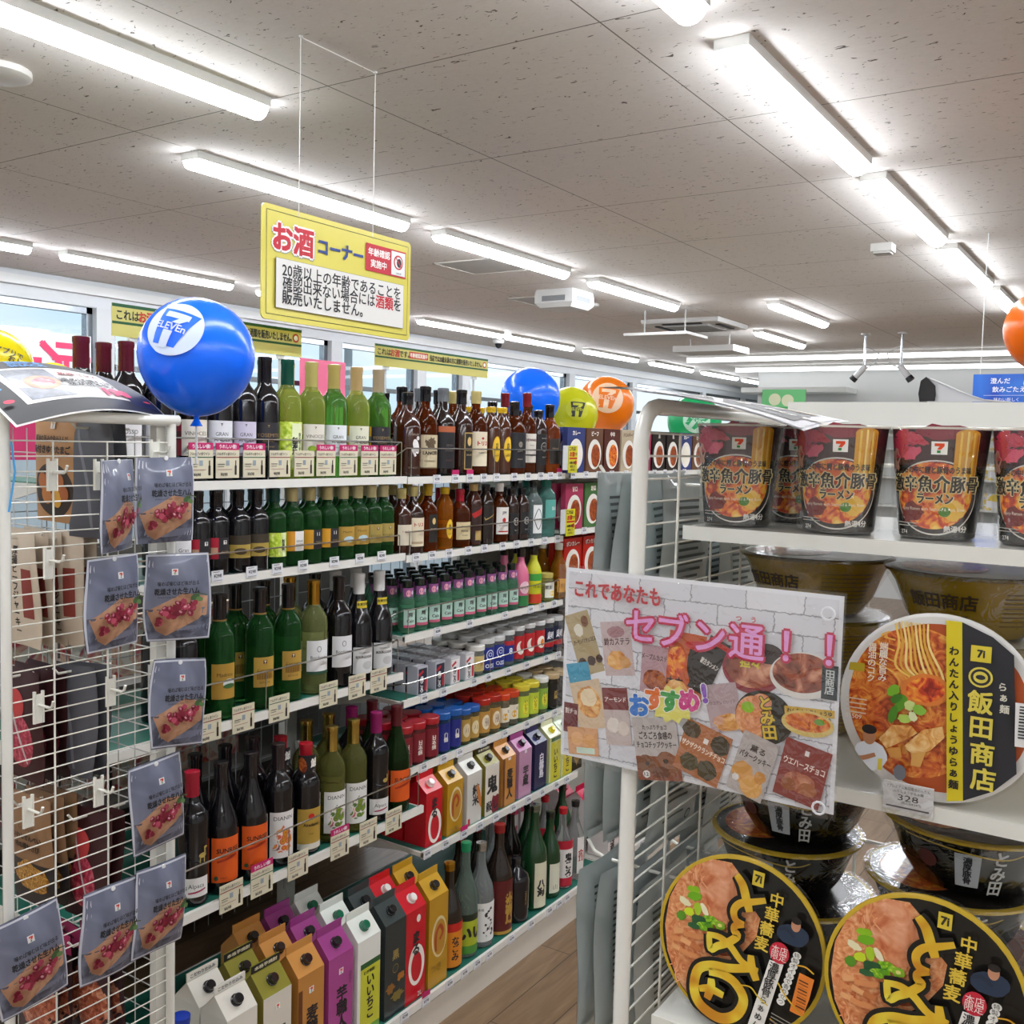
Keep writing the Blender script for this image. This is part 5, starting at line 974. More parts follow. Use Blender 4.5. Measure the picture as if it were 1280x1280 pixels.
# pouches on the inner hooks of the left rack (they face the shop door)
def inner():
    def egg(w, h): return [('r', -w / 2, -h / 2, w / 2, h / 2, '#b98a5c'), ('e', 0, -.045, .058, .05, '#3a2c24'), ('e', -.03, -.03, .014, .016, '#b56a34'), ('e', -.005, -.022, .015, .017, '#a85e2c'), ('e', .022, -.03, .014, .016, '#b56a34'), ('e', -.018, -.055, .015, .017, '#c07a3c'), ('e', .012, -.06, .015, .017, '#d8a038'), ('e', .036, -.05, .012, .014, '#a85e2c')] + seven(0, .075, .014, '#c8a078', '#c8a078') + [T('醤油の旨みや染み込んだ', 0, .05, .012, '#2a1c12', w=.10, b=.03), T('味付きゆでたまご', 0, .03, .016, '#241810', w=.11, b=.05)]
    def beef(w, h): return [('r', -w / 2, -h / 2, w / 2, h / 2, '#cbbba6'), T('厚揚ビーフジャーキー', 0, .0, .018, '#241c18', v=True, b=.03), ('r', .02, -.05, .05, .04, '#8a3a30')]
    def sal(w, h): return [('r', -w / 2, -h / 2, w / 2, h / 2, '#3a1618'), ('e', 0, -.03, .04, .05, 'ham'), ('e', -.01, .04, .03, .028, '#c04040'), ('s', [(-.03, .07), (-.01, 0), (.02, -.07)], .006, '#c8b8b8')]
    def squid(w, h): return [('r', -w / 2, -h / 2, w / 2, h / 2, '#8e6a4a'), ('r', -w / 2, -h / 2, w / 2, -.02, '#2e2a2a'), ('e', 0, -.05, .05, .03, 'snack_gold', 0, .15)] + seven(.0, .07, .012, '#c8a078', '#c8a078') + [T('くんせいの', 0, .045, .011, '#241810'), T('いわしせんべい', 0, .028, .013, '#241810', b=.04), T('柿の種わさび', 0, .010, .013, '#241810', b=.04)]
    def meat(w, h): return [('r', -w / 2, -h / 2, w / 2, h / 2, '#3a2226'), ('e', 0, -.02, .06, .07, 'meatmix', 0, .1), ('r', -w / 2, .07, w / 2, h / 2, '#b83a68'), T('5', -.03, -.0, .02, '#202020')]
    def grey(w, h): return [('r', -w / 2, -h / 2, w / 2, h / 2, '#54545a'), ('s', [(-.03, .09), (0, 0), (.01, -.09)], .01, '#7c7c84')]
    rows = ((72, 582, egg, '#a97c50', 3, 'tan boiled egg snack pouch'), (114, 600, grey, '#8d8f92', 2, 'grey backed snack pouch'), (26, 735, beef, '#cbbba6', 4, 'cream beef jerky pouch'), (78, 735, beef, '#a08870', 3, 'tan jerky pouch'), (30, 905, sal, '#3a1618', 4, 'dark red salami pouch'), (92, 900, grey, '#3c3c40', 4, 'dark grey snack pouch'), (42, 1062, squid, '#5e4436', 3, 'brown rice cracker pouch'), (110, 1080, sal, '#54201c', 2, 'dark red mixed snack pouch'), (50, 1232, meat, '#3a2226', 3, 'pink topped nut snack pouch'), (110, 1235, meat, '#3a2226', 2, 'dark nut snack pouch'))
    for j, (px, py, fn, back, n, lb) in enumerate(rows):
        y = 1.03 if px < 60 else 1.085; w, h = .13, .21; o = None; p0 = ony(px, py, y)
        for q in range(min(n, 3 if px < 60 else 2)):
            o = pouch('snack_pouch', w, h, back, fn(w, h), 50 + j) if q == 0 else dup(o)
            o.location = (p0.x, y + q * .026, p0.z); o.rotation_euler = (0, 0, 0)
            tag(o, lb + (', front of its hook' if q == 0 else ', %s on its hook' % NTH[q]) + ' in the left rack', 'snack pouch', 'pouches inside the left rack')
        k = MB(); k.tube([(0, 1.163 - y, 0), (0, -.03, 0), (0, -.04, .012)], .0025, WIRE, 6)
        t = k.build('peg_hook'); t.location = (p0.x, y, p0.z + h / 2 - .012); tag(t, 'straight wire peg carrying the ' + lb.split(' ')[-2] + ' pouches, ' + NTH[j] + ' from top', 'hook', 'pegs of the left rack')
inner()
# poster lying on the left rack
def curved_sheet(name, A, B, C, D, bow, art_fn, label, back='#e8e6e2', th=.0006, size=None):
    """A..D corners (A-B near edge, D-C far edge), bowed along A-B"""
    A, B, C, D = map(Vector, (A, B, C, D)); N = (B - A).cross(D - A).normalized()
    if N.z < 0: N = -N
    w, h = (B - A).length, (D - A).length
    def S(u, v, o=0):
        s, t = u / w + .5, v / h + .5
        return (A * (1 - s) + B * s) * (1 - t) + (D * (1 - s) + C * s) * t + N * (bow * math.sin(PI * s) + bow * .35 * math.sin(PI * t) + o)
    b = MB(); b.grid(lambda s, t: S((s - .5) * w, (t - .5) * h, 0), 20, 10, back); b.grid(lambda s, t: S((.5 - s) * w, (t - .5) * h, -th), 20, 10, back)
    b.art(art_fn(w, h), S, .0004, .0003); o = b.build(name); tag(o, label, 'poster'); return o
def lp(w, h):
    return [('r', -w / 2 + .004, -h / 2 + .004, w / 2 - .004, h / 2 - .004, '#1f1c22'), ('r', -w * .36, -h * .30, w * .42, h * .30, '#e6e4e2'), ('r', w * .28, -h * .38, w * .47, h * .36, '#1c1f44'), ('r', -w * .32, -h * .26, -w * .06, h * .26, 'cloth_slate'), ('e', -w * .17, -h * .02, w * .10, h * .12, 'board_wood', .3), ('e', -w * .165, -h * .02, w * .065, h * .07, 'ham', .3),
            T('NEW', -w * .36, h * .41, .03, 'f#e88a28', b=.05), T('BEEF &\nSNACK', -w * .12, h * .38, .022, '#3f86c8', b=.05), T('乾燥させた', w * .1, h * .14, .018, '#8a2a2a', b=.05), T('噛めば噛むほど', w * .12, 0, .019, BK, b=.05), T('味が出る生ハム', w * .14, -h * .08, .019, BK, b=.05), T('198', w * .22, -h * .2, .045, '#d03a6a', b=.08),
            ('e', -w * .44, h * .1, .010, .006, '#e86020'), ('e', -w * .44, -.02, .010, .006, '#4a90d8'), ('e', -w * .44, -h * .25, .010, .006, '#e02c50'), ('e', w * .40, -h * .3, .010, .005, '#e04040')]
A_ = atZ(20, 534, 1.47); B_ = atZ(211, 524, 1.80); D_ = atZ(-75, 458, 1.62); C_ = B_ + (D_ - A_) * .55 + Vector((-.03, 0, .018))
curved_sheet('curved_poster', A_, B_, C_, D_, .022, lp, 'black and white laminated poster lying bowed on top of the left rack')
# ------------------------------------------------------------------ right noodle rack
def right_rack():
    r = empty('noodle_rack', (0, 0, 0)); X = -.468; y0, y1 = .958, 1.43; zt = Z(.041)
    b = MB(); side_frame(b, X, y0, y1, .02, zt, .0088, .04); b.build('side_frame', r)
    b = MB(); wires(b, X, y0, y1, .1, Z(.012), .0247, (1.053, 1.156, 1.26, 1.36)); b.build('wire_panel', r)
    b = MB(); side_frame(b, .47, y0, y1, .02, zt, .0088, .04); b.build('side_frame', r)
    b = MB(); wires(b, .47, y0, y1, .1, Z(.012), .0247, (1.053, 1.156, 1.26, 1.36)); b.build('wire_panel', r)
    b = MB(); b.box((-.46, y1 - .02, Z(.028)), (.46, y1 + .01, Z(.065)), 'g#e4e3dc'); b.build('header_beam', r)
    b = MB()
    for z in (.022, -.02, -.14, -.26, -.40, -.55, -.7, -.85): b.tube([(-.46, y1, Z(z)), (.46, y1, Z(z))], .0028, WIRE, 6)
    for i in range(6): b.tube([(-.34 + i * .16, y1 - .004, .1), (-.34 + i * .16, y1 - .004, Z(.02))], .0024, WIRE, 6)
    b.build('back_wires', r)
    b = MB(); b.box((-.46, y0, 0), (.46, y1, .03), WHITE); b.build('base', r)
    for px, py, L in ((776, 1268, .13),):
        p = onx(px, py, X); hook(r, (X - .004, 1.155, Z(-.778)), (-1, 0, 0), .14, .022)
    tag(r, 'white wire framed noodle rack in the right foreground', 'rack')
    for k, (z, yf, xl, nm) in enumerate(((-.09, 1.037, -.450, 'top shelf of the noodle rack holding red cup noodles'), (-.343, 1.020, -.448, 'middle shelf of the noodle rack holding the amber bowl'), (-.615, .962, -.432, 'lower shelf of the noodle rack holding the round black bowls'))):
        s = empty('rack_shelf', (0, 0, 0)); b = MB(); b.box((xl, yf, Z(z) - .013), (.445, 1.41, Z(z)), 'g#e2e1d9'); b.build('board', s)
        b = MB(); b.box((xl, yf - .003, Z(z) - .0145), (.445, yf, Z(z) + .0008), 'g#e9e8e0'); b.build('lip', s); tag(s, nm, 'shelf', 'shelves of the noodle rack')
right_rack()
# cup noodles
def cup_noodle():
    r = empty('cup_noodle'); Rt, Rb, h = .0475, .037, .114; R = lambda z: Rb + (Rt - Rb) * z / h
    b = MB(); b.lathe([(Rb - .003, 0), (Rb, .002), (R(h * .5), h * .5), (Rt - .0004, h - .002)], 'f#17130f', 36); 
    RR = lambda z: R(z)
    def S(u, v, d=0):
        z = v + h / 2; a = u / .043; rr = R(z) + d; return Vector((rr * math.cos(a), rr * math.sin(a), z))
    A = [('r', -.062, .018, .062, .055, '#3a1416'), ('e', -.035, .038, .020, .014, '#b82c44', .3, .3), ('e', -.05, .022, .012, .012, '#c89a84', 0, .3), ('e', .005, .052, .024, .008, '#8a1c34', 0, .2), ('e', -.022, .030, .010, .006, '#d8506a', .5, .2), ('e', -.018, .045, .012, .005, '#c43a4e', -.4, .2),
         ('e', .002, -.014, .044, .038, '#e0dcd2'), ('e', .002, -.014, .0425, .0365, '#1c120e'), ('e', .0, -.012, .040, .034, 'spicy'),
         ('e', -.022, -.03, .014, .010, '#7a1c10', .3, .2), ('e', .020, -.026, .014, .010, '#f0c040', 0, .2), ('e', .012, -.028, .006, .005, '#4c8a2c'), ('e', -.004, .006, .012, .008, '#e86a20', .2, .2), ('e', -.028, .002, .009, .008, '#f0a030', 0, .2),
         ('r', .017, -.004, .040, .050, '#e0a018'), ('e', .0285, .050, .0115, .005, '#e0a018'), ('r', .021, -.004, .023, .052, '#f2cc50'), ('r', .027, -.004, .029, .053, '#f6d868'), ('r', .033, -.004, .035, .052, '#f0c848'), ('r', .037, -.004, .038, .05, '#b87812'),
         T('辛さの中に鰹と豚骨のうま味', .0, .014, .0078, '#1a1210', w=.068, b=.03), T('激辛魚介豚骨', .0, .0, .0175, '#f0dca0', b=.08, w=.088), T('激辛魚介豚骨', .0, .0, .0175, '#17100e', b=.035, w=.086), T('ラーメン', .002, -.015, .012, '#f0dca0', b=.09, w=.034), T('ラーメン', .002, -.015, .012, '#17100e', b=.04, w=.033),
         T('Spicy Ramen with Seafood & Pork Bone', .0, -.026, .0045, '#f4ead4', w=.062), T('熱湯4分', .024, -.045, .007, '#e8e4da', b=.03), T('274', -.030, -.050, .006, '#e8e4da'), ('r', -.038, -.044, -.014, -.0432, '#b8b2a6'), ('r', -.038, -.041, -.014, -.0402, '#b8b2a6')]
    A += seven(.004, .036, .013, '#e04a1c', '#2a8a44')
    b.build('cup', r); l = MB(); l.art(A, S, .0003, .00013); l.build('printed_sleeve', r)
    l = MB(); l.lathe([(Rt - .001, h - .003), (Rt + .0012, h - .002), (Rt + .0012, h), (Rt - .002, h + .0006)], 'f#d8d2c4', 36); l.build('lid', r)
    f = MB(); f.lathe([(Rb + .006, .001), (Rt + .003, h + .0012)], 'clear_film', 30, cap=False); f.build('shrink_wrap', r)
    return r
cn = cup_noodle(); first = True
for px, py, yy, ph, lb in ((921, 655, 1.10, 0, 'leftmost spicy cup noodle on the top rack shelf'), (1047, 664, 1.10, 0, 'spicy cup noodle, second in the front row of the rack'), (1170, 669, 1.115, 0, 'spicy cup noodle, third in the front row of the rack'), (1300, 677, 1.115, 0, 'spicy cup noodle cut off by the right edge of the photo'), (992, 648, 1.215, 0, 'spicy cup noodle standing behind, between the first two cups')):
    o = cn if first else dup(cn); first = False; p = ony(px, py, yy); o.location = (p.x, yy, Z(-.0893)); o.rotation_euler = (0, 0, math.atan2(-yy, -p.x) - .12 + ph)
    tag(o, lb, 'cup noodle', 'spicy cup noodles')
# bowls
def bowl_prof(Rt=.090, Rb=.056, h=.066): return [(Rb - .004, 0), (Rb, .002), (Rb + .012, .02), (Rt - .010, h - .014), (Rt - .003, h - .003), (Rt, h)]
def bowl(kind):
    gold = kind == 'gold'; r = empty('noodle_bowl'); b = MB(); b.lathe(bowl_prof(), 'f#9a7c16' if gold else 'f#14120f', 40)
    R = lambda z: .062 + .026 * z / .066
    def S(u, v, d=0): z = v + .036; a = u / .08; rr = R(z) + .003 + d; return Vector((rr * math.cos(a), rr * math.sin(a), z))
    if gold: A = [T('飯田商店', -.03, .006, .018, '#3c2c0c', b=.04), T('しょうゆらぁ麺', -.03, -.012, .008, '#3c2c0c', b=.03)] + [('r', .03, -.018 + i * .005, .09, -.0165 + i * .005, '#6a5416') for i in range(8)]
    else: A = [T('とみ田', .03, 0, .02, '#c8c8c4', v=True, b=.03, w=.014), ('r', -.012, -.020, .012, .020, '#b8bcc0'), T('濃厚豚骨', 0, 0, .009, BK, v=True, b=.04), ('e', -.04, .004, .010, .010, '#5a2824'), ('s', [(-.06, .026), (-.02, .024), (.03, .018), (.05, .024)], .002, '#b89a20')]
    b.art(A, S, .0004, .0001); b.build('bowl', r)
    l = MB(); l.lathe([(.088, .0655), (.0918, .066), (.0918, .0685), (.089, .0695)], 'f#c9a82c' if not gold else 'f#6c5a1c', 40); 
    l.art([('e', 0, 0, .086, .086, 'f#201c18' if not gold else 'f#c8c8c4'), ('e', -.03, 0, .045, .06, 'soup')], plane((0, 0, .0695), (0, 1, 0), (-1, 0, 0)), .0002, .0003, 1); l.build('lid', r)
    f = MB(); f.lathe([(.057, .0005), (.0935, .064), (.0938, .0705), (.06, .0712)], 'clear_film', 36, cap=False); f.build('shrink_wrap', r)
    return r
def stacks():
    for kind, z0, lst, where in (('gold', -.343, ((1010, 1.235), (1205, 1.20)), 'middle'), ('black', -.615, ((1002, 1.215), (1215, 1.19)), 'lower')):
        pr = bowl(kind); used = False
        for j, (px, y) in enumerate(lst):
            for q in range(3):
                o = dup(pr) if used else pr; used = True
                p = ony(px, 900, y); o.location = (p.x + (-.012 if q == 1 else .004) * (1 if kind == 'black' else .2), y, Z(z0) + .0006 + q * .0722); o.rotation_euler = (0, 0, math.atan2(-y, -p.x) + (.3 if j else 0) - .3)
                tag(o, '%s noodle bowl, %s of the %s stack on the %s rack shelf' % (kind, ['bottom', 'middle', 'top'][q], ['left', 'right'][j], where), 'noodle bowl', '%s noodle bowls stacked' % kind)
stacks()
def upright_bowl(art, c, face, lean, roll, rim, body, label, R=.091):
    r = empty('display_bowl'); b = MB()
    # local frame: lid looks along +z of the lathe
    b.lathe([(x * R / .09, z) for x, z in bowl_prof()], body, 48); b.build('bowl', r)
    l = MB(); l.lathe([(R - .004, .0655), (R + .001, .066), (R + .001, .069), (R - .001, .0698)], rim, 56); PL = plane((0, 0, .0698), (1, 0, 0), (0, 1, 0))
    def SL(u_, v_, d_=0):
        q = math.hypot(u_, v_); k = min(1, R * .975 / q) if q > 0 else 1; return PL(u_ * k, v_ * k, d_)
    l.art(art, SL, .0002, .00014, 2); l.build('lid', r)
    f = MB(); f.lathe([(.058, .0005), (R + .0035, .064), (R + .0035, .0715)], 'clear_film', 40, cap=False); f.build('shrink_wrap', r)
    # orientation: z axis to 'face', y axis up
    n = Vector(face).normalized(); n = (n + Vector((0, 0, lean))).normalized(); up = (Vector((0, 0, 1)) - n * n.z).normalized(); rt = up.cross(n)
    cr, sr = math.cos(roll), math.sin(roll); rt2, up2 = rt * cr + up * sr, up * cr - rt * sr
    Mx = Matrix((rt2, up2, n)).transposed().to_4x4(); o = Vector(c) - n * .07; Mx.translation = o; r.matrix_world = Mx
    tag(r, label, 'noodle bowl', 'upright display bowls'); return r
def tomita():
    R = .091; u = lambda X, Y: ((X - 725) / 510 * R, (598 - Y) / 545 * R)
    K = .091 / 520
    GB = 'gold_ink'; bk = '#15130f'
    A = [('e', 0, 0, R * .985, R * .985, 'f#c9a82c'), ('e', 0, 0, R * .955, R * .955, 'f#1c1a16')]
    ctr = u(470, 600); A += [('p', [u(x, y) for x, y in ((620, 115), (500, 125), (400, 200), (310, 320), (262, 460), (255, 640), (290, 800), (370, 950), (470, 1040), (520, 1040), (500, 900), (520, 800), (660, 740), (740, 660), (820, 520), (830, 400), (760, 330), (690, 180))], 'noodle_pale')]
    for i, (x, y, a, b_, m, ro) in enumerate(((560, 290, 125, 160, 'chashu', .3), (600, 380, 90, 110, 'chashu', .1), (520, 220, 70, 60, 'chashu', .2), (640, 640, 90, 60, 'curry', .4))): A.append(('e', *u(x, y), a * K, b_ * K, m, ro, .04))
    rn = random.Random(5)
    for x, y, a, b_, m, ro in ((410, 355, 42, 22, '#8fc41c', .1), (420, 398, 46, 26, '#6fae14', .2), (365, 450, 42, 22, '#ece4b8', -.4), (450, 470, 24, 40, '#a8cc28', .2), (400, 505, 34, 26, '#c8dc28', .3), (355, 545, 30, 30, '#5c9420', 0), (495, 460, 18, 42, '#ece4c0', .7), (540, 510, 50, 26, 'scallion', 0), (470, 540, 50, 34, '#23542c', 0), (600, 522, 34, 26, '#8ab828', 0), (600, 522, 14, 11, '#e8e080', 0), (510, 560, 60, 26, 'scallion', .2), (440, 580, 40, 18, '#2c6034', 0)): A.append(('e', *u(x, y), a * K, b_ * K, m, ro, .12))
    for i in range(9):
        x, y = 350 + (i % 3) * 62 + rn.uniform(-8, 8), 640 + (i // 3) * 58 + rn.uniform(-8, 8); c = u(x, y); A.append(('r', c[0] - 34 * K, c[1] - 16 * K, c[0] + 34 * K, c[1] + 16 * K, rn.choice(('#dc9058', '#c87844', '#e8a870')), rn.uniform(-.4, .4)))
    for i in range(16):
        x, y = rn.uniform(270, 480), rn.choice((rn.uniform(180, 300), rn.uniform(800, 980))); x = max(x, 280 + abs(y - 590) * .35)
        A.append(('s', [u(x, y), u(x + rn.uniform(-25, 25), y + 30), u(x + rn.uniform(-30, 30), y + 70)], 7 * K, rn.choice(('#f0b488', '#e89c68', '#c86c3c'))))
    strokes = ([(672, 165), (715, 215), (745, 290), (775, 365)], [(860, 262), (790, 295), (715, 330), (682, 385), (700, 440), (752, 452)], [(752, 452), (700, 478), (700, 510), (722, 535), (665, 600), (610, 640), (572, 672), (552, 588)], [(540, 588), (620, 580), (690, 612), (770, 680), (868, 700)], [(815, 620), (830, 690), (865, 760)], [(820, 700), (700, 745), (590, 770), (512, 830), (505, 960), (560, 1040), (680, 1070), (775, 1010), (805, 900), (740, 820), (660, 800), (580, 812)], [(600, 850), (605, 900), (590, 985)], [(535, 940), (600, 915), (685, 925)])
    wd_ = (54, 44, 46, 42, 50, 62, 52, 46)
    for s_, q in zip(strokes, wd_): A.append(('s', [u(*p) for p in s_], (q + 50) * K, bk))
    for s_, q in zip(strokes, wd_): A.append(('s', [u(*p) for p in s_], q * K, GB))
    A += [('r', u(770, 0)[0], u(0, 190)[1], u(838, 0)[0], u(0, 100)[1], '#d8be38'), T('7i', *u(804, 145), .011, '#2a2410', b=.05)]
    for i, ch in enumerate('中華蕎麦'): A.append(T(ch, *u(925 - i * 18, 235 + i * 96), .0155, '#d8b83c', b=.03))
    # small portrait of a cook (dark clothes)
    A += [('e', *u(1040, 410), 95 * K, 60 * K, '#26344a', .1, .05), ('e', *u(1050, 345), 28 * K, 38 * K, '#c08868'), ('e', *u(1050, 318), 30 * K, 20 * K, '#1c1816'), ('s', [u(955, 400), u(1000, 385), u(1050, 420)], 22 * K, '#1f2c40')]
    A += [('p', [u(928, 600), u(1010, 600), u(935, 1050), u(850, 1040)], '#ece8e0'), ('e', *u(978, 540), 58 * K, 62 * K, '#c81c34'), T('本店', *u(978, 522), .0085, '#f4e8e0'), T('限定', *u(978, 562), .0085, '#f4e8e0')]
    for i, ch in enumerate('濃厚豚骨らぁめん'): A.append(T(ch, *u(960 - i * 9, 635 + i * 54), .0105 if i < 4 else .0085, '#17130f', b=.016))
    for i, ch in enumerate('特製オイルで香り立つ'): A += [('e', *u(1080 - i * 6, 515 + i * 33), 24 * K, 20 * K, '#e8e4dc'), T(ch, *u(1080 - i * 6, 515 + i * 33), .0058, '#17130f')]
    A += [('r', u(1095, 0)[0], u(0, 850)[1], u(1180, 0)[0], u(0, 605)[1], '#e8822c', -.12)]
    for i in range(10): A.append(('r', u(1112, 0)[0], u(0, 650 + i * 17)[1], u(1165, 0)[0], u(0, 642 + i * 17 + (i % 3) * 3)[1], '#4a2410', -.12))
    for s_ in ([(790, 800), (850, 790), (900, 830), (960, 860)], [(980, 930), (1040, 960), (1080, 1020)], [(1000, 700), (1060, 770), (1180, 860)], [(1090, 560), (1140, 552), (1190, 575)]): A.append(('s', [u(*p) for p in s_], 9 * K, GB))
    for i in range(4): A.append(('r', u(985, 0)[0], u(0, 905 + i * 22)[1], u(1120, 0)[0], u(0, 899 + i * 22)[1], '#8a867c', -.15))
    return A
def iida():
    R = .091; K = R / 430; u = lambda X, Y: ((X - 570) / 418 * R, (770 - Y) / 445 * R); bk = '#1d1a18'
    A = [('e', 0, 0, R * .985, R * .985, '#dcdad6'), ('e', 0, 0, R * .90, R * .90, '#b4501c'), ('e', *u(480, 760), 300 * K, 350 * K, 'soup')]
    for i in range(9): A.append(('s', [u(370 + i * 18, 375), u(395 + i * 16, 480), u(385 + i * 24, 590), u(450 + i * 18, 640)], 11 * K, ('#f0c860', '#e0a840', '#f6dc8c')[i % 3]))
    for i in range(8): A.append(('s', [u(575 - 360 * math.sqrt(1 - ((430 + i * 26 - 770) / 430) ** 2), 430 + i * 26), u(320, 455 + i * 24), u(380, 470 + i * 26)], 8 * K, ('#f0b850', '#d08030')[i % 2]))
    A += [('e', *u(520, 690), 105 * K, 75 * K, '#e08030', .2, .05), ('e', *u(520, 690), 85 * K, 58 * K, 'spicy', .2)]
    for x, y, a, b_, m in ((385, 715, 32, 24, '#7cb828'), (420, 770, 42, 26, '#5c9c20'), (460, 775, 24, 26, '#cfe08c'), (500, 790, 30, 24, '#8ac040'), (390, 830, 44, 20, '#4c8c1c'), (440, 840, 30, 20, '#b8d860'), (400, 750, 18, 30, '#3f7c1c'), (475, 825, 18, 24, '#e4ecb8')): A.append(('e', *u(x, y), a * K, b_ * K, m, x * .1, .12))
    for pts, m in (([(335, 960), (390, 880), (470, 870), (500, 900), (440, 950), (370, 1000)], 'menma'), ([(440, 980), (520, 880), (600, 850), (612, 900), (560, 970), (500, 1010)], 'menma'), ([(480, 1000), (540, 980), (520, 1060), (480, 1060)], '#e0a858'), ([(370, 1000), (430, 980), (440, 1030), (390, 1040)], '#d89848')): A.append(('p', [u(*p) for p in pts], m))
    for i, s_ in enumerate(('醤油のコク', '端麗な旨み')): A.append(T(s_, *u(285 + i * 50, 590 - i * 10), .0085, '#f0e6d4', v=True, b=.02))
    A += [('p', [u(590, 345), u(655, 345), u(708, 1195), u(640, 1212)], '#dcc81c'), ('p', [u(655, 345), u(780, 400), u(868, 470), u(905, 1010), u(820, 1110), u(708, 1195)], '#26262c')]
    for i, ch in enumerate('わんたん入りしょうゆらぁ麺'): A.append(T(ch, *u(630 + i * 2.6, 485 + i * 52), .0092, bk, b=.04))
    A += [('r', u(698, 0)[0], u(0, 520)[1], u(780, 0)[0], u(0, 445)[1], '#dcc838'), T('7i', *u(739, 482), .010, '#26262c', b=.05), ('e', *u(743, 590), 50 * K, 46 * K, '#dccb50'), ('e', *u(743, 590), 41 * K, 37 * K, '#26262c'), ('e', *u(743, 590), 30 * K, 26 * K, '#dccb50'), ('e', *u(743, 590), 20 * K, 11 * K, '#26262c')]
    for i, ch in enumerate('飯田商店'): A.append(T(ch, *u(748 + i * 10, 705 + i * 118), .0225, '#dccb50', b=.035))
    for i, ch in enumerate('らぁ麺'): A.append(T(ch, *u(832 + i * 6, 620 + i * 50), .0085, '#dcd8c8', b=.03))
    A += [('r', u(888, 0)[0], u(0, 880)[1], u(962, 0)[0], u(0, 680)[1], '#e8e6e4', .04)]
    for i in range(11): A.append(('r', u(902, 0)[0], u(0, 700 + i * 14)[1], u(955, 0)[0], u(0, 694 + i * 14 - (i % 3))[1], '#26262c', .04))
    # small portrait of a cook in white
    A += [('e', *u(305, 1040), 80 * K, 70 * K, '#dfe4ec', .2, .05), ('e', *u(300, 945), 30 * K, 40 * K, '#b8805c'), ('e', *u(298, 912), 34 * K, 22 * K, '#221a18'), ('s', [u(232, 1030), u(262, 1060), u(330, 1030)], 22 * K, '#b8805c'), ('e', *u(440, 1095), 28 * K, 36 * K, '#70727a'), ('r', u(345, 0)[0], u(0, 1100)[1], u(362, 0)[0], u(0, 1045)[1], '#dcc838'), ('r', u(192, 0)[0], u(0, 635)[1], u(262, 0)[0], u(0, 595)[1], '#b8a020')]
    for i in range(4): A.append(('r', u(190, 0)[0], u(0, 775 + i * 22)[1], u(280, 0)[0], u(0, 769 + i * 22)[1], '#e0cdb8'))
    A.append(T('01509', *u(225, 858), .0065, '#f0e6d8')); return A
ta = tomita()
upright_bowl(ta, ony(924, 1180, .985), (0, -1, 0), .10, -.05, 'f#c9a82c', 'f#14120f', 'left black and gold ramen bowl standing upright on the lower rack shelf', .090)
upright_bowl(ta, ony(1153, 1241, .972), (.02, -1, 0), .06, -.03, 'f#c9a82c', 'f#14120f', 'right black and gold ramen bowl standing upright, partly below the frame', .090)
upright_bowl(iida(), ony(1171, 885, 1.028), (.02, -1, 0), .03, .0, 'f#e4e2de', 'f#9a7c16', 'white rimmed amber soup bowl standing upright on the middle rack shelf', .091)
# price card on the middle shelf
p = ony(1135, 998, 1.014); r = empty('price_card', (p.x, 1.0155, p.z)); b = MB(); w, h = .046, .028
b.box((-w / 2, -.0012, -h / 2), (w / 2, 0, h / 2), '#e9e9ea'); b.art([T('7プレミアム飯田商店わんたん', 0, .0095, .0036, BK, w=.04), T('入りしょうゆらぁ麺', 0, .0055, .0034, BK, w=.028), T('328', 0, -.0005, .0085, BK, w=.019), T('(税込354.24円)', .003, -.0055, .003, BK), ('r', -.02, -.011, .02, -.0095, '#4a4a50')], plane((0, -.0012, 0), (1, 0, 0), (0, 0, 1)), .0002, .0001, 1); b.build('card', r)
b = MB(); b.box((-w / 2 - .001, -.002, -h / 2 - .004), (w / 2 + .001, -.0014, h / 2 - .001), 'clear_film'); b.build('sleeve', r); tag(r, 'white price card clipped to the middle shelf of the noodle rack', 'price card')
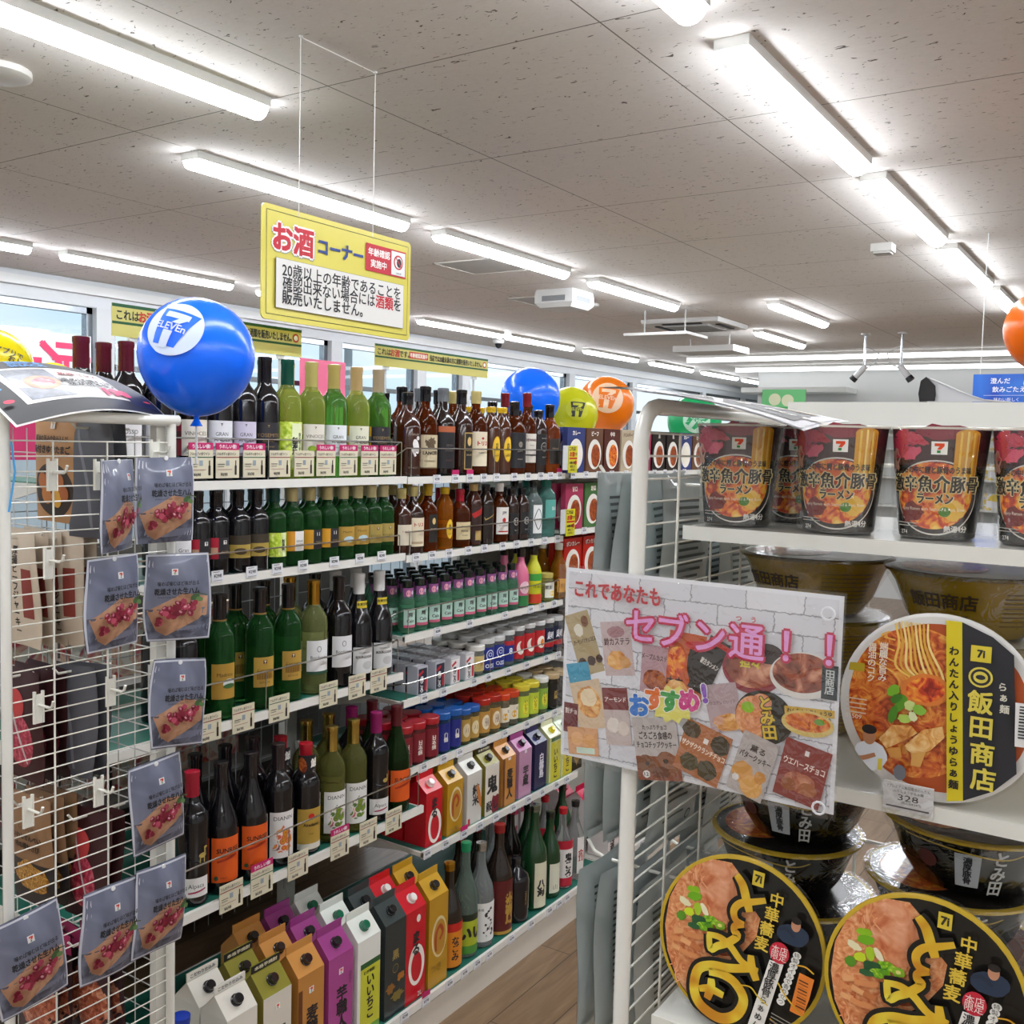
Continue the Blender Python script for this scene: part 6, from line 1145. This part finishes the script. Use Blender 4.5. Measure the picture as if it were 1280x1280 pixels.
# laminated board
def board():
    y = .9455; a = ony(708, 709, y); c = ony(1062, 997, y); w, h = .300, .209; r = empty('laminated_board', (a.x + w / 2, y, a.z - h / 2 - .0))
    def u(X, Y):
        s = (X - 28) / 1188; t, b_ = 55 + s * 55, 862 + s * 165; return ((s - .5) * w, (.5 - (Y - t) / (b_ - t)) * h)
    def S(x, z, o=0): return Vector((x, -o, z))
    def SF(x, z, o=0): return Vector((x, -.0066 - .0012 * math.cos(x / w * PI * 3) - .0012 * math.sin(z / h * 5 + x * 9), z))
    b = MB(); b.grid(lambda s, t: S((s - .5) * w, (t - .5) * h), 16, 10, '#e9eaee'); b.grid(lambda s, t: S((.5 - s) * w, (t - .5) * h, -.0012), 16, 10, '#d9dade')
    b.art([('r', -w / 2 + .004, -h / 2 + .004, w / 2 - .004, h / 2 - .004, 'brick_print')], S, .0002, .0001)
    q = w / 1188; A = []
    def card(x, y_, cw, ch, rot, bg, items=()):
        c0 = u(x, y_); A.append(('r', c0[0] - cw * q / 2, c0[1] - ch * q / 2, c0[0] + cw * q / 2, c0[1] + ch * q / 2, bg, rot)); cr, sr = math.cos(rot), math.sin(rot)
        for it in items:
            k, dx, dy = it[0], it[1] * q, it[2] * q; X, Y = c0[0] + dx * cr - dy * sr, c0[1] + dx * sr + dy * cr
            if k == 'e': A.append(('e', X, Y, it[3] * q, it[4] * q, it[5], rot, .08))
            elif k == 't': A.append(('t', it[3], X, Y, it[4] * q, it[5], {'rot': rot, 'b': .03, 'w': it[6] * q}))
            elif k == 'r': A.append(('r', X - it[3] * q / 2, Y - it[4] * q / 2, X + it[3] * q / 2, Y + it[4] * q / 2, it[5], rot))
    card(130, 375, 120, 270, .36, '#b3a078', [('e', -10, 60, 22, 28, '#e6e0d0'), ('e', 30, 90, 18, 24, '#7a4a2c'), ('e', -36, -80, 20, 22, '#3c1c14'), ('e', 10, -80, 20, 22, '#3c1c14'), ('e', 50, -80, 16, 18, '#3c1c14'), ('t', 5, 10, 'アーモンドとチョコビス', 22, '#33261c', 110)])
    card(290, 390, 140, 230, .16, '#c8b4b4', [('t', 0, 30, '鈴カステラ', 34, '#4a2a24', 120), ('e', -10, -50, 46, 40, 'menma'), ('e', 30, -60, 26, 24, '#d8a060'), ('e', 0, 70, 40, 24, '#a87a80')])
    card(468, 470, 130, 200, -.03, '#b8949c', [('t', 0, 50, 'メープルカステラ', 26, '#4a2a24', 130), ('e', 0, -45, 54, 44, 'curry'), ('e', 30, -40, 20, 22, '#b8682c')])
    card(112, 520, 110, 120, .25, '#3a9abc'); card(165, 640, 150, 210, .3, '#d8c0a0', [('e', 0, 10, 58, 70, 'menma'), ('e', 5, 30, 40, 40, '#f0dcb8')])
    card(75, 700, 70, 130, 0, '#6a1f28', [('t', 0, 30, '割チョ', 26, '#f0e8e0', 56)])
    card(140, 800, 150, 120, .1, '#d8a070', [('e', -30, 10, 30, 30, '#e8b47c'), ('e', 30, 0, 32, 34, '#e2a868'), ('r', 10, -40, 90, 26, '#c8e0d0')])
    card(290, 620, 120, 120, .14, '#7c2c30', [('t', 0, 10, 'アーモンド', 24, '#f0e8e0', 100)]); card(305, 730, 120, 150, .14, '#c8b8b4', [('e', -20, 10, 30, 32, '#e6ddd4'), ('e', 25, -5, 28, 30, '#ddd0c4')])
    card(600, 455, 160, 290, -.06, '#c4541c', [('e', -40, 20, 40, 60, 'spicy'), ('e', 50, 30, 44, 90, '#1c1618'), ('t', -40, -70, '中辛', 54, '#1c1416', 70), ('e', 60, 100, 70, 20, '#c8201c'), ('e', -30, -100, 50, 44, 'menma')])
    card(700, 440, 90, 240, -.4, '#1c1a1c', [('t', 0, 10, '蒙古タンメン', 26, '#e8e0d8', 80), ('r', 0, 100, 90, 20, '#c8201c')])
    A.append(('e', *u(880, 440), 122 * q, 96 * q, '#8c1c30', .0)); A.append(('e', *u(875, 435), 104 * q, 78 * q, 'meatmix')); A.append(T('担々', *u(870, 412), 44 * q, '#dcd838', b=.05)); A.append(('e', *u(940, 370), 60 * q, 40 * q, '#2a1a1c'))
    A.append(('e', *u(1080, 450), 130 * q, 90 * q, '#e2ded8', .1)); A.append(('e', *u(1075, 440), 115 * q, 76 * q, 'meatmix', .1)); card(1180, 470, 60, 130, 0, '#26343a', [('t', 0, 0, '田\n商\n店', 34, '#cfd6d4', 34)])
    card(555, 640, 10, 10, 0, '#e6d870')
    card(770, 610, 140, 190, .25, '#b8a0a4', [('t', 0, 20, 'ココアシガレット', 16, '#4a3a3c', 110), ('e', 10, -60, 60, 34, 'menma'), ('e', -30, -50, 22, 18, '#d8a080')])
    A.append(('e', *u(935, 640), 116 * q, 106 * q, 'f#1c1a16')); A.append(('e', *u(895, 640), 74 * q, 84 * q, 'noodle_pale')); A.append(('e', *u(870, 600), 26 * q, 22 * q, '#8fc41c')); A.append(('e', *u(925, 575), 40 * q, 34 * q, 'chashu'))
    A.append(('t', 'と\nみ\n田', *u(950, 640), 62 * q, '#15130f', {'b': .1, 'rot': .2})); A.append(('t', 'と\nみ\n田', *u(950, 640), 62 * q, '#e0c030', {'b': .04, 'rot': .2}))
    card(1110, 600, 190, 30, .06, '#cfa83a', [('t', 0, 0, 'わんたん入りしょうゆ', 20, '#2a1c14', 170)]); A.append(('e', *u(1105, 650), 100 * q, 50 * q, '#d8c070')); A.append(('e', *u(1105, 645), 86 * q, 36 * q, 'soup')); A.append(('e', *u(1150, 640), 20 * q, 12 * q, '#5c9c20'))
    card(490, 810, 200, 260, .17, '#bfb6b2', [('t', 0, 90, 'たっぷりチョコ', 22, '#3a2a24', 110), ('t', 0, 56, 'ごろごろ食感の', 34, '#2a1c18', 150), ('t', 0, 18, 'チョコチップクッキー', 30, '#2a1c18', 180), ('r', 0, -80, 200, 100, '#8a4a30'), ('e', -55, -65, 44, 40, '#7a4a2c'), ('e', 40, -60, 56, 48, '#8a5230'), ('e', 35, -50, 12, 10, '#2a1410'), ('e', -50, -60, 10, 9, '#2a1410'), ('e', 10, -96, 40, 24, '#6a3a24'), ('e', -60, -105, 16, 16, '#e8e4e0'), ('t', -60, -105, '12', 20, '#2a1c18', 20)])
    card(690, 810, 200, 220, -.28, '#b06a3c', [('t', 0, 10, 'ザクザククランチチョコ', 28, '#f4e8d8', 190), ('e', -70, 70, 40, 34, '#4a3a20'), ('e', 60, 60, 40, 40, '#3c3420'), ('e', -40, -60, 40, 36, '#4c4424'), ('e', 40, -60, 44, 40, '#40381c'), ('r', 0, 50, 20, 22, '#e8e4e0')])
    card(900, 850, 150, 250, -.28, '#b9b0ac', [('t', 0, 70, '薫る', 30, '#2a1c18', 60), ('t', 0, 34, 'バタークッキー', 30, '#2a1c18', 130), ('e', -30, -40, 44, 44, '#d89a48'), ('e', 20, -80, 46, 44, '#e0a858'), ('e', 40, -30, 24, 26, '#d09040'), ('e', -50, -70, 14, 14, '#e8e4e0')])
    card(1095, 860, 180, 230, -.2, '#8a3430', [('t', 0, 30, 'ウエハースチョコ', 32, '#f4e8e0', 160), ('r', 0, 80, 16, 20, '#e8e4e0'), ('e', 0, -40, 60, 40, 'meatmix'), ('e', 35, -55, 34, 26, '#a8643c'), ('e', -40, -60, 30, 26, '#9a5834')])
    star = [(555 + (112 if i % 2 else 88) * math.cos(i * PI / 12), 612 + (84 if i % 2 else 64) * math.sin(i * PI / 12)) for i in range(24)]
    A.append(('p', [u(*p_) for p_ in reversed(star)], '#e8e070'))
    for ch, x, y_, cc, ro in (('お', 405, 625, '#2a78d0', .1), ('す', 475, 595, '#e87020', .0), ('す', 545, 600, '#38a048', -.05), ('め', 625, 590, '#d83c8c', .15), ('!', 690, 555, '#8a50c0', .2)): A += [T(ch, *u(x, y_), 100 * q, '#f4f2ee', b=.10, rot=ro), T(ch, *u(x, y_), 100 * q, cc, b=.06, rot=ro)]
    for s_, x, y_, hh, ww in (('これであなたも', 282, 150, 82, 400),): A += [T(s_, *u(x, y_), hh * q, '#c41c2c', b=.035, w=ww * q)]
    for s_, x, y_ in (('セ', 395, 285), ('ブ', 545, 295), ('ン', 705, 315), ('通', 855, 325), ('！', 1012, 330), ('！', 1175, 335)):
        A += [T(s_, *u(x, y_), 150 * q, '#c8184c', b=.085), T(s_, *u(x, y_), 150 * q, '#eaa4e0', b=.018)]
    A += [T('つ', *u(820, 228), 26 * q, '#c41c2c', b=.03), T('う', *u(880, 230), 26 * q, '#c41c2c', b=.03)]
    b.art(A, S, .0004, .000026, 1); b.build('sheet', r)
    f = MB(); f.grid(lambda s, t: SF((s - .5) * (w + .008), (t - .5) * (h + .008)), 24, 14, 'clear_film'); f.build('laminate', r)
    for x, z in ((w * .46, h * .42), (w * .46, -h * .47)):
        t = MB(); t.tube([(x + .006 * math.cos(a * PI / 5), -.008, z + .006 * math.sin(a * PI / 5)) for a in range(11)], .0012, '#e9eaee', 5); t.build('eyelet', r)
    tag(r, 'laminated snack recommendation board with pink lettering on the rack front', 'board')
board()
# poster on top of the right rack
def rp(w, h): return [('r', -w / 2 + .004, -h / 2 + .004, w / 2 - .004, h / 2 - .004, '#c9c8cc'), ('r', -w * .45, -h * .4, -w * .05, h * .4, 'crumple'), ('r', w * .0, -h * .35, w * .4, h * .1, '#3c3634'), ('r', w * .02, h * .18, w * .4, h * .3, '#8a7a5c'), T('おすすめ商品', w * .2, -h * .12, .03, '#e0dcd4', b=.05)]
A_ = atZ(800, 489, 1.00); B_ = atZ(1005, 538, .98); C_ = atZ(1062, 527, 1.20); D_ = atZ(752, 484, 1.30)
curved_sheet('laminated_leaflet', A_, B_, C_, D_, .006, rp, 'shiny laminated leaflet lying on top of the noodle rack', '#dcdcde')
# curled card with black end on the header beam
def curl():
    Y = 1.412; pts = [(1149, 510), (1148, 492), (1151, 476), (1158, 471), (1175, 478), (1200, 489), (1230, 499), (1262, 507)]
    b = MB(); P3 = [ony(x, y, Y) for x, y in pts]
    for p_ in P3: p_.z = max(p_.z, Z(.0663))
    base = min(p_.z for p_ in P3)
    n = len(P3)
    for k in range(n - 1):
        a, c = P3[k], P3[k + 1]; col = 'g#141216' if k < 3 else '#d9d9dc'; d = Vector((0, .05, 0)); t = Vector((0, 0, -.0012))
        b.add([a, c, c + d, a + d, a + t, c + t, c + d + t, a + d + t], [(0, 1, 2, 3), (7, 6, 5, 4), (0, 4, 5, 1), (1, 5, 6, 2), (2, 6, 7, 3), (3, 7, 4, 0)], col, False)
    b.add([P3[3], P3[3] + Vector((0, 0, 0)), P3[0] + Vector((.018, 0, 0)), P3[0]], [(0, 2, 3)], 'g#141216')
    # face of the curled card towards the viewer
    f = [P3[3] + Vector((0, .002, 0))] + [p_ + Vector((0, .002, -.001)) for p_ in P3[4:]] + [Vector((P3[0].x + .016, Y + .002, base))]; b.add(f, [tuple(range(len(f)))], '#cfcfd3')
    f = [P3[0], P3[1], P3[2], P3[3], Vector((P3[3].x + .012, Y, P3[3].z - .012)), Vector((P3[0].x + .020, Y, base + .008)), Vector((P3[0].x + .019, Y, base))]; b.add([p_ - Vector((0, .0008, 0)) for p_ in f], [tuple(range(len(f)))], 'g#141216')
    o = b.build('curled_card'); tag(o, 'curled white card with a glossy black end on the header beam', 'card')
curl()
# grey pouches on the outside of the noodle rack
def grey_bags():
    w, h = .15, .215
    def art(w, h):
        A = []
        for i in range(16): A.append(('r', -.045, .075 - i * .0085, .045 - (i % 4) * .008, .0785 - i * .0085, '#4a5350'))
        A += [('r', -.045, -.075, .02, -.072, '#4a5350'), ('r', -w / 2, -h / 2, w / 2, -h / 2 + .012, '#c4cccc'), ('e', .035, -.082, .007, .007, '#3a4240'), ('e', .035, -.082, .005, .005, '#a8b0ae')]
        return A
    n = 0
    for c, (y, zs, cnt, L) in enumerate(((1.155, (-.145, -.39, -.645), 4, .15), (1.335, (-.20, -.45, -.68), 3, .12))):
        for j, z in enumerate(zs):
            base = Vector((-.472, y, Z(z) + h / 2 - .012)); hk = hook(None, base, (-1, 0, 0), L, .02)
            tag(hk, 'white wire hook holding grey pouches, %s from top of the %s column' % (NTH[j], ['front', 'rear'][c]), 'hook', 'hooks on the noodle rack side')
            for q in range(cnt):
                o = pouch('grey_pouch', w, h, 'grey_pouch', art(w, h), 200 + q * 3 + j, .009, wob=.005) if (c == 0) else dup(SRC[q])
                if c == 0 and j == 0: SRC.append(o)
                o.location = (-.505 - q * .028, y + random.uniform(-.006, .006), Z(z)); o.rotation_euler = (0, random.uniform(-.03, .03), PI / 2)
                tag(o, 'grey-green food pouch, %s from the panel, %s hook of the %s column' % (NTH[q], ['top', 'middle', 'lower'][j], ['front', 'rear'][c]), 'food pouch', 'grey pouches beside the noodle rack')
SRC = []
grey_bags()
# ------------------------------------------------------------------ far display case, window poster
def far_case():
    r = empty('display_case', (0, 0, 0)); x0, x1, y0, y1 = -4.2, 3.2, 11.2, 12.6; b = MB(); b.box((x0, y1 - .6, 0), (x1, y1, 1.95), '#cfd0cd'); b.box((x0, y0 + .4, 0), (x1, y1, .35), '#d9d9d6'); b.box((x0, y0 + .5, 1.9), (x1, y1, 1.98), '#e4e4e0'); b.build('cabinet', r)
    for k in range(4):
        s = MB(); s.box((x0, y0 + .5, .7 + k * .32), (x1, y1 - .6, .72 + k * .32), '#e0e0dc'); s.build('shelf', r)
    tag(r, 'long white display case against the back wall', 'display case')
    j = 0; q0 = None
    for k in range(4):
        for i in range(12):
            x = -1.9 + i * .36
            if q0 is None:
                m = MB(); m.box((-.12, 0, 0), (.12, .06, .175), 'farmix'); m.art([('r', -.09, .03, .09, .1, '#e8e8ea'), ('e', 0, .13, .06, .04, '#e8c838')], plane((0, 0, 0), (1, 0, 0), (0, 0, 1)), .0005, .0004, 1); q0 = m.build('snack_pack'); o = q0
            else: o = q0.copy(); COL.objects.link(o)
            o.location = (x, 11.76, .7205 + k * .32); tag(o, 'blue and yellow snack pack, %s from left on the %s case shelf' % (NTH[i], ['bottom', 'lower', 'upper', 'top'][k]), 'snack pack', 'snack packs in the far case')
far_case()
def window_poster():
    X = -6.28; a = onx(-60, 405, X); c = onx(114, 470, X); w = c.y - a.y; z1 = onx(0, 408, X).z; z0 = z1 - .85; r = empty('window_poster', (X, a.y, z0)); h = z1 - z0
    b = MB(); b.box((-.003, 0, 0), (0, w, h), '#e9eef4'); A = [('r', 0, 0, w, h * .56, '#b8205c')]
    for ch, f in (('ー', .48), ('く', .68), ('元', .84)): A.append(T(ch, w * f, h * .77, .30, '#e83c6c', mir=True, b=.04))
    A += [T('・', w * .95, h * .8, .3, '#e83c6c'), T('新発売', w * .8, h * .45, .1, '#e8a0c0', mir=True)]
    b.art(A, plane((0, 0, 0), (0, 1, 0), (0, 0, 1)), .001, .001, 1); b.build('print', r); tag(r, 'large window poster with pink mirrored characters, magenta below', 'poster')
    for k, (p0, p1, q0, col) in enumerate(((375, 432, 447, '#e86c90'),)):
        a, c = onx(p0, q0, X), onx(p1, q0, X); r = empty('window_poster', (X, a.y, 1.35)); b = MB(); b.box((-.003, 0, 0), (0, c.y - a.y, a.z - 1.35), col); b.art([('e', (c.y - a.y) * .6, .35, .2, .25, '#f0c0d0'), ('r', 0, .6, c.y - a.y, .62, '#f4dce4')], plane((0, 0, 0), (0, 1, 0), (0, 0, 1)), .001, .001, 1); b.build('print', r); tag(r, 'plain pink window poster seen between the green wine bottles', 'poster')
window_poster()
# ------------------------------------------------------------------ camera, world
cam = bpy.data.cameras.new('camera'); co = bpy.data.objects.new('camera', cam); COL.objects.link(co)
cam.sensor_width = 36; cam.lens = F / 1280 * 36; cam.clip_start = .05; cam.clip_end = 300
Rt = Vector((W[0][0], W[1][0], W[2][0])).normalized(); Fw = Vector((W[0][2], W[1][2], W[2][2])).normalized(); Rt = (Rt - Fw * Rt.dot(Fw)).normalized(); Up = Rt.cross(Fw)
mw = Matrix((Rt, Up, -Fw)).transposed().to_4x4(); mw.translation = (0, 0, H); co.matrix_world = mw
bpy.context.scene.camera = co
wd = bpy.data.worlds.new('sky'); bpy.context.scene.world = wd; wd.use_nodes = True; nt = wd.node_tree; bg = nt.nodes['Background']
tc = nt.nodes.new('ShaderNodeTexCoord'); mp = nt.nodes.new('ShaderNodeMapping'); mp.inputs['Scale'].default_value = (1, 1, 4); ns = nt.nodes.new('ShaderNodeTexNoise'); ns.inputs['Scale'].default_value = 3
nt.links.new(tc.outputs['Generated'], mp.inputs[0]); nt.links.new(mp.outputs[0], ns.inputs['Vector']); rr = ramp(nt, ((.4, '#cfe4f6'), (.65, '#f4f8fb'))); nt.links.new(ns.outputs['Fac'], rr.inputs[0]); nt.links.new(rr.outputs[0], bg.inputs['Color'])
bg.inputs['Strength'].default_value = .62
sc_ = bpy.context.scene; vs = sc_.view_settings; vs.view_transform = 'Standard'; vs.look = 'None'; vs.gamma = 1; vs.use_curve_mapping = False; vs.exposure = 1.08
